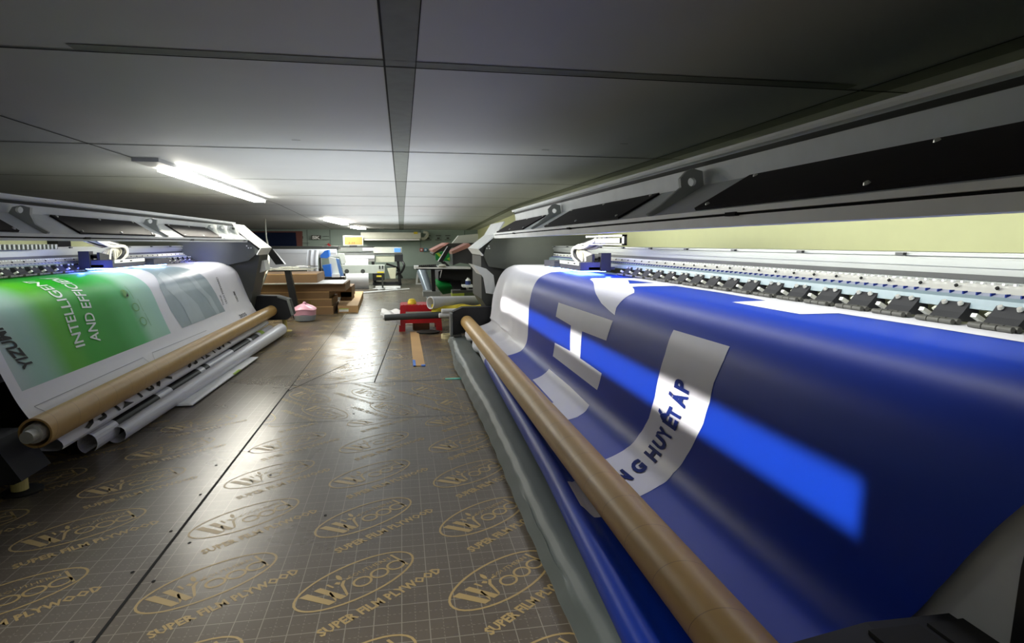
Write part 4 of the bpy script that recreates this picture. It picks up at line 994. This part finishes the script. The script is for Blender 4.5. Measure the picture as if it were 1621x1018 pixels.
obj('white_batten', MB().cyl((a.x, a.y, 0.02), (b.x, b.y + 0.4, 0.02), 0.018, n=8), WHT, label='long thin white batten lying on the floor before the back plotter', cat='batten')
# monitor with orange screen
t = thing('computer_monitor', 'monitor with a pale frame and orange screen standing on the back plotter', 'monitor', (at(559, 389, 17.5).x, 17.5, at(559, 390, 17.5).z))
obj('monitor_frame', rect(543, 373, 575, 388.5, 17.5, 0.08), W, t)
obj('screen', rect(545.5, 375, 573.5, 387, 17.48, 0.02), ORS, t)
sc_ = MB()
for x, w_ in ((552, 1.5), (557, 1), (560, 1.2)): rect(x, 383.5, x + w_, 385.5, 17.47, 0.01, sc_)
obj('screen_text', sc_, CARDD, t)
obj('stand', rect(553, 388.5, 565, 391, 17.45, 0.12), BK, t)
# air conditioner
t = thing('air_conditioner', 'long white split air conditioner high on the back wall', 'air conditioner', (at(620, 381, 20.6).x, 20.8, at(620, 381, 20.6).z))
Ya = 20.5
obj('casing', MB().prism([(at(571, 365, Ya).x, 0), (0, 0)][:0] or [(Ya + 0.0, at(0, 366, Ya).z), (Ya + 0.4, at(0, 366, Ya).z), (Ya + 0.4, at(0, 380, Ya).z), (Ya + 0.14, at(0, 380, Ya).z), (Ya + 0.0, at(0, 376, Ya).z)], at(571, 370, Ya).x, at(666, 370, Ya).x, axis='X'), W2, t)
obj('louvre', rect(577, 378.2, 664, 380.5, Ya - 0.05, 0.12), W, t)
obj('energy_label', rect(655, 367, 661, 370.5, Ya - 0.02, 0.02), YEL, t)
obj('pipe', MB().tube([at(667, 378, 20.7), at(672, 377.5, 20.7), at(676, 373, 20.7), at(676, 369, 20.7), at(670, 367.5, 20.7)], 0.05, 8).sm(), W2, t)
# wall signs
t = thing('wall_sign', 'red-and-black SK sign on the back wall left of the monitor', 'sign', at(500, 376, 20.9))
s0 = rect(493, 372.5, 508, 379, 20.9, 0.03); obj('sign_board', s0, DG, t)
tx = MB(); tx.keep = True
o_, r_, u_ = at(494, 378.3, 20.88), at(507, 378.3, 20.88), at(494, 373.5, 20.88); text_on(tx, 'SK', o_, r_, u_, 0.05); obj('lettering', tx, W, t)
for (x0, y0, x1, y1, m_, lb) in ((664.5, 393, 670, 398, REDS, 'small red square notice on the back wall right of the plotter'), (671, 393, 676.5, 398, BLUE2, 'small blue square notice on the back wall beside the red one'), (684, 393, 690, 398, REDS, 'small red square notice near the dark printer, rightmost on the back wall')):
    t = thing('wall_notice', lb, 'sign', at((x0 + x1) / 2, y1, 20.9)); obj('notice_frame', rect(x0, y0, x1, y1, 20.9, 0.03), m_, t); obj('notice_face', rect(x0 + 1.3, y0 + 1.1, x1 - 1.3, y1 - 1.1, 20.88, 0.02), WHT, t)
ic = MB()
for x in (677, 693, 708):
    rect(x - 3, 372.5, x + 5, 373.6, 20.93, 0.02, ic); rect(x - 1, 376, x + 3, 378.2, 20.93, 0.02, ic); rect(x - 4, 379.4, x + 6, 380.2, 20.93, 0.02, ic)
obj('wall_decal', ic, DG, label='three small dark logos in a row on the back wall right of the air conditioner', cat='decal')
rd = MB().bbox(at(521, 388, 20.9), (0.12, 0.03, 0.07), ry=0.78); obj('wall_decal', rd, REDS, label='small red diamond mark on the back wall left of the monitor', cat='decal')
ln = MB(); rect(511, 374, 521, 374.5, 20.93, 0.02, ln); rect(510, 379, 521, 379.5, 20.93, 0.02, ln); rect(479, 384.5, 490, 385, 20.93, 0.02, ln); rect(479, 374, 480, 378, 20.93, 0.02, ln)
obj('wall_lettering', ln, DG, label='thin dark lines of lettering beside the SK sign', cat='decal')
# ---- right-hand group: desk, dark printer with salmon trim
t = thing('standing_desk', 'narrow white-topped desk on a black post, right of the aisle', 'desk', (0.75, 11.0, 0))
obj('desk_top', shape([(656, 421.5), (745, 423), (745, 426), (656, 426)], 10.9, 0.5), W, t)
obj('top_edge', shape([(658, 425.4), (740, 426), (740, 427.4), (659, 427)], 10.88, 0.5), BK, t)
obj('post', shape([(682, 427), (688.5, 427), (690, 468), (684, 468)], 11.0, 0.12), BK, t)
obj('foot', shape([(670, 462), (697, 462), (697, 470), (670, 470)], 10.9, 0.4), GR, t)
kb = MB()
for k in range(9): kb.bbox(at(664 + 3.1 * k, 420.5 - 0.15 * k, 10.95), (0.028, 0.12, 0.02))
t2 = thing('keyboard', 'black keyboard lying on the narrow desk', 'keyboard', at(677, 422, 10.95))
obj('keys', kb, DG, t2); obj('keyboard_base', shape([(663, 421), (691, 421), (693, 423), (662, 423)], 10.9, 0.2), BK, t2)
t = thing('computer_monitor', 'black monitor seen edge-on leaning over the narrow desk', 'monitor', at(708, 422, 11.1))
obj('screen', shape([(694, 414), (709, 390), (715.5, 390.5), (700, 416)], 11.1, 0.25), BK, t)
obj('stand', shape([(699, 416), (704, 414), (712, 421), (706, 423)], 11.15, 0.15), BM, t)
obj('mouse', MB().lathe([(0.05, 0), (0.075, 0.02), (0.05, 0.045), (0.01, 0.05)], at(700, 422.5, 10.9), 14).sm(), W2, label='pale mouse on the narrow desk right of the keyboard', cat='mouse')
t = thing('fabric_printer', 'dark grey printer with a salmon pink rim and green banner, right of the desk', 'printer', (1.3, 12.5, 0), 'smaller printers at the back')
Yd = 12.4
obj('canopy', shape([(685, 402), (708, 385.5), (770, 384), (770, 402), (752, 404), (745, 392), (712, 392), (692, 403), (692, 407)], Yd, 1.6), DG, t)
obj('salmon_rim', shape([(684, 396), (707, 384.3), (712, 384.3), (687, 400)], Yd - 0.05, 1.5), SALM, t)
obj('salmon_rim', shape([(715, 398), (742, 385), (747, 390), (716, 402.5)], Yd - 1.15, 1.0), SALM, t)
obj('side_case', shape([(716, 402), (747, 391), (752, 420), (728, 416), (717, 420)], Yd - 1.1, 0.9), mat('charcoal_case', (66, 66, 70), 0.5), t)
obj('body', shape([(694, 430), (700, 427), (757, 427), (757, 464), (720, 464), (712, 445), (694, 444)], Yd - 0.9, 1.3), BM, t)
obj('open_door_plate', shape([(700, 427), (732, 425), (745, 431), (752, 452), (752, 466), (735, 466), (730, 444), (697, 440)], Yd - 1.2, 0.2), BK, t)
obj('printed_sheet', MB().grid(10, 20, lambda u, v: tuple(at(689 + (22 - 8 * v * 0) * u + 12 * v * v, 442 + 24 * v - 3 * u, 11.8 - 0.25 * sin(v * pi)))).sm(), GRN, t, label='green banner sheet hanging below the printer')
obj('printed_sheet', shape([(689, 402), (700, 398), (722, 400), (716, 414), (690, 412)], Yd - 0.4, 0.1), GRN, t, label='green banner sheet under the canopy')
obj('yellow_band', shape([(690, 401), (694, 400), (702, 406), (698, 409)], Yd - 0.42, 0.02), LIME, t); obj('yellow_band', shape([(707, 410), (712, 407), (718, 410), (712, 413)], Yd - 0.42, 0.02), LIME, t)
obj('raised_cover', shape([(716, 385), (726, 373), (757, 370), (757, 385)], 13.6, 0.25), W2, t, label='pale raised cover')
t = thing('bottle', 'small white and blue bottle on a shelf at the end of the right printer', 'bottle', at(741, 452, 10.2))
a = at(741, 452.5, 10.2); obj('bottle_body', MB().lathe([(0.045, 0), (0.045, 0.10), (0.02, 0.12), (0.02, 0.135)], a, 14).sm(), W, t); obj('bottle_label', MB().lathe([(0.047, 0.02), (0.047, 0.085)], a, 14), mat('navy_label', (50, 70, 130), 0.5), t)
obj('shelf', shape([(733, 452), (750, 452), (750, 455), (733, 455)], 10.1, 0.3).box(a.x - 0.02, 10.3, 0, a.x + 0.02, 10.36, a.z - 0.02), W, label='small white shelf holding the bottle', cat='shelf')
obj('silver_roll', MB().cyl(at(668, 430, 12.2), (at(684, 463, 11.6).x, 11.5, 0.06), 0.10, 0.07, n=20).sm(), GREYP, label='silver vinyl roll leaning under the narrow desk', cat='roll')
obj('folding_trestle', shape([(660, 431), (663, 431), (661, 448), (658, 448)], 18, 0.08).box(at(658, 448, 18).x, 18, 0, at(672, 448, 18).x, 18.08, 0.03), WHT, label='white metal frame standing behind the leaning silver roll', cat='stand')
obj('sponge_tray', shape([(716, 465), (735, 464), (735, 470), (716, 470)], 9.6, 0.3), mat('olive_green', (150, 165, 50), 0.7), label='yellow-green tray below the bottle shelf', cat='tray')
obj('dark_tray', shape([(735, 464), (758, 462), (760, 470), (735, 470)], 9.6, 0.3), mat('moss', (70, 82, 50), 0.8), label='dark green tray right of the yellow-green tray', cat='tray')
obj('storage_crate', MB().box(0.78, 9.62, 0, 1.32, 9.9, at(0, 470, 9.6).z - 0.002), DG, label='dark crate under the green trays at the end of the right printer', cat='crate')
obj('grey_rag', MB().grid(10, 8, lambda u, v: tuple(Vector(at(725 + 18 * u, 464 - 9 * sin(u * pi) * (1 - v * 0.6), 9.7 + 0.2 * v)))).sm(), FAB, label='grey rag heaped on the trays at the right', cat='cloth')
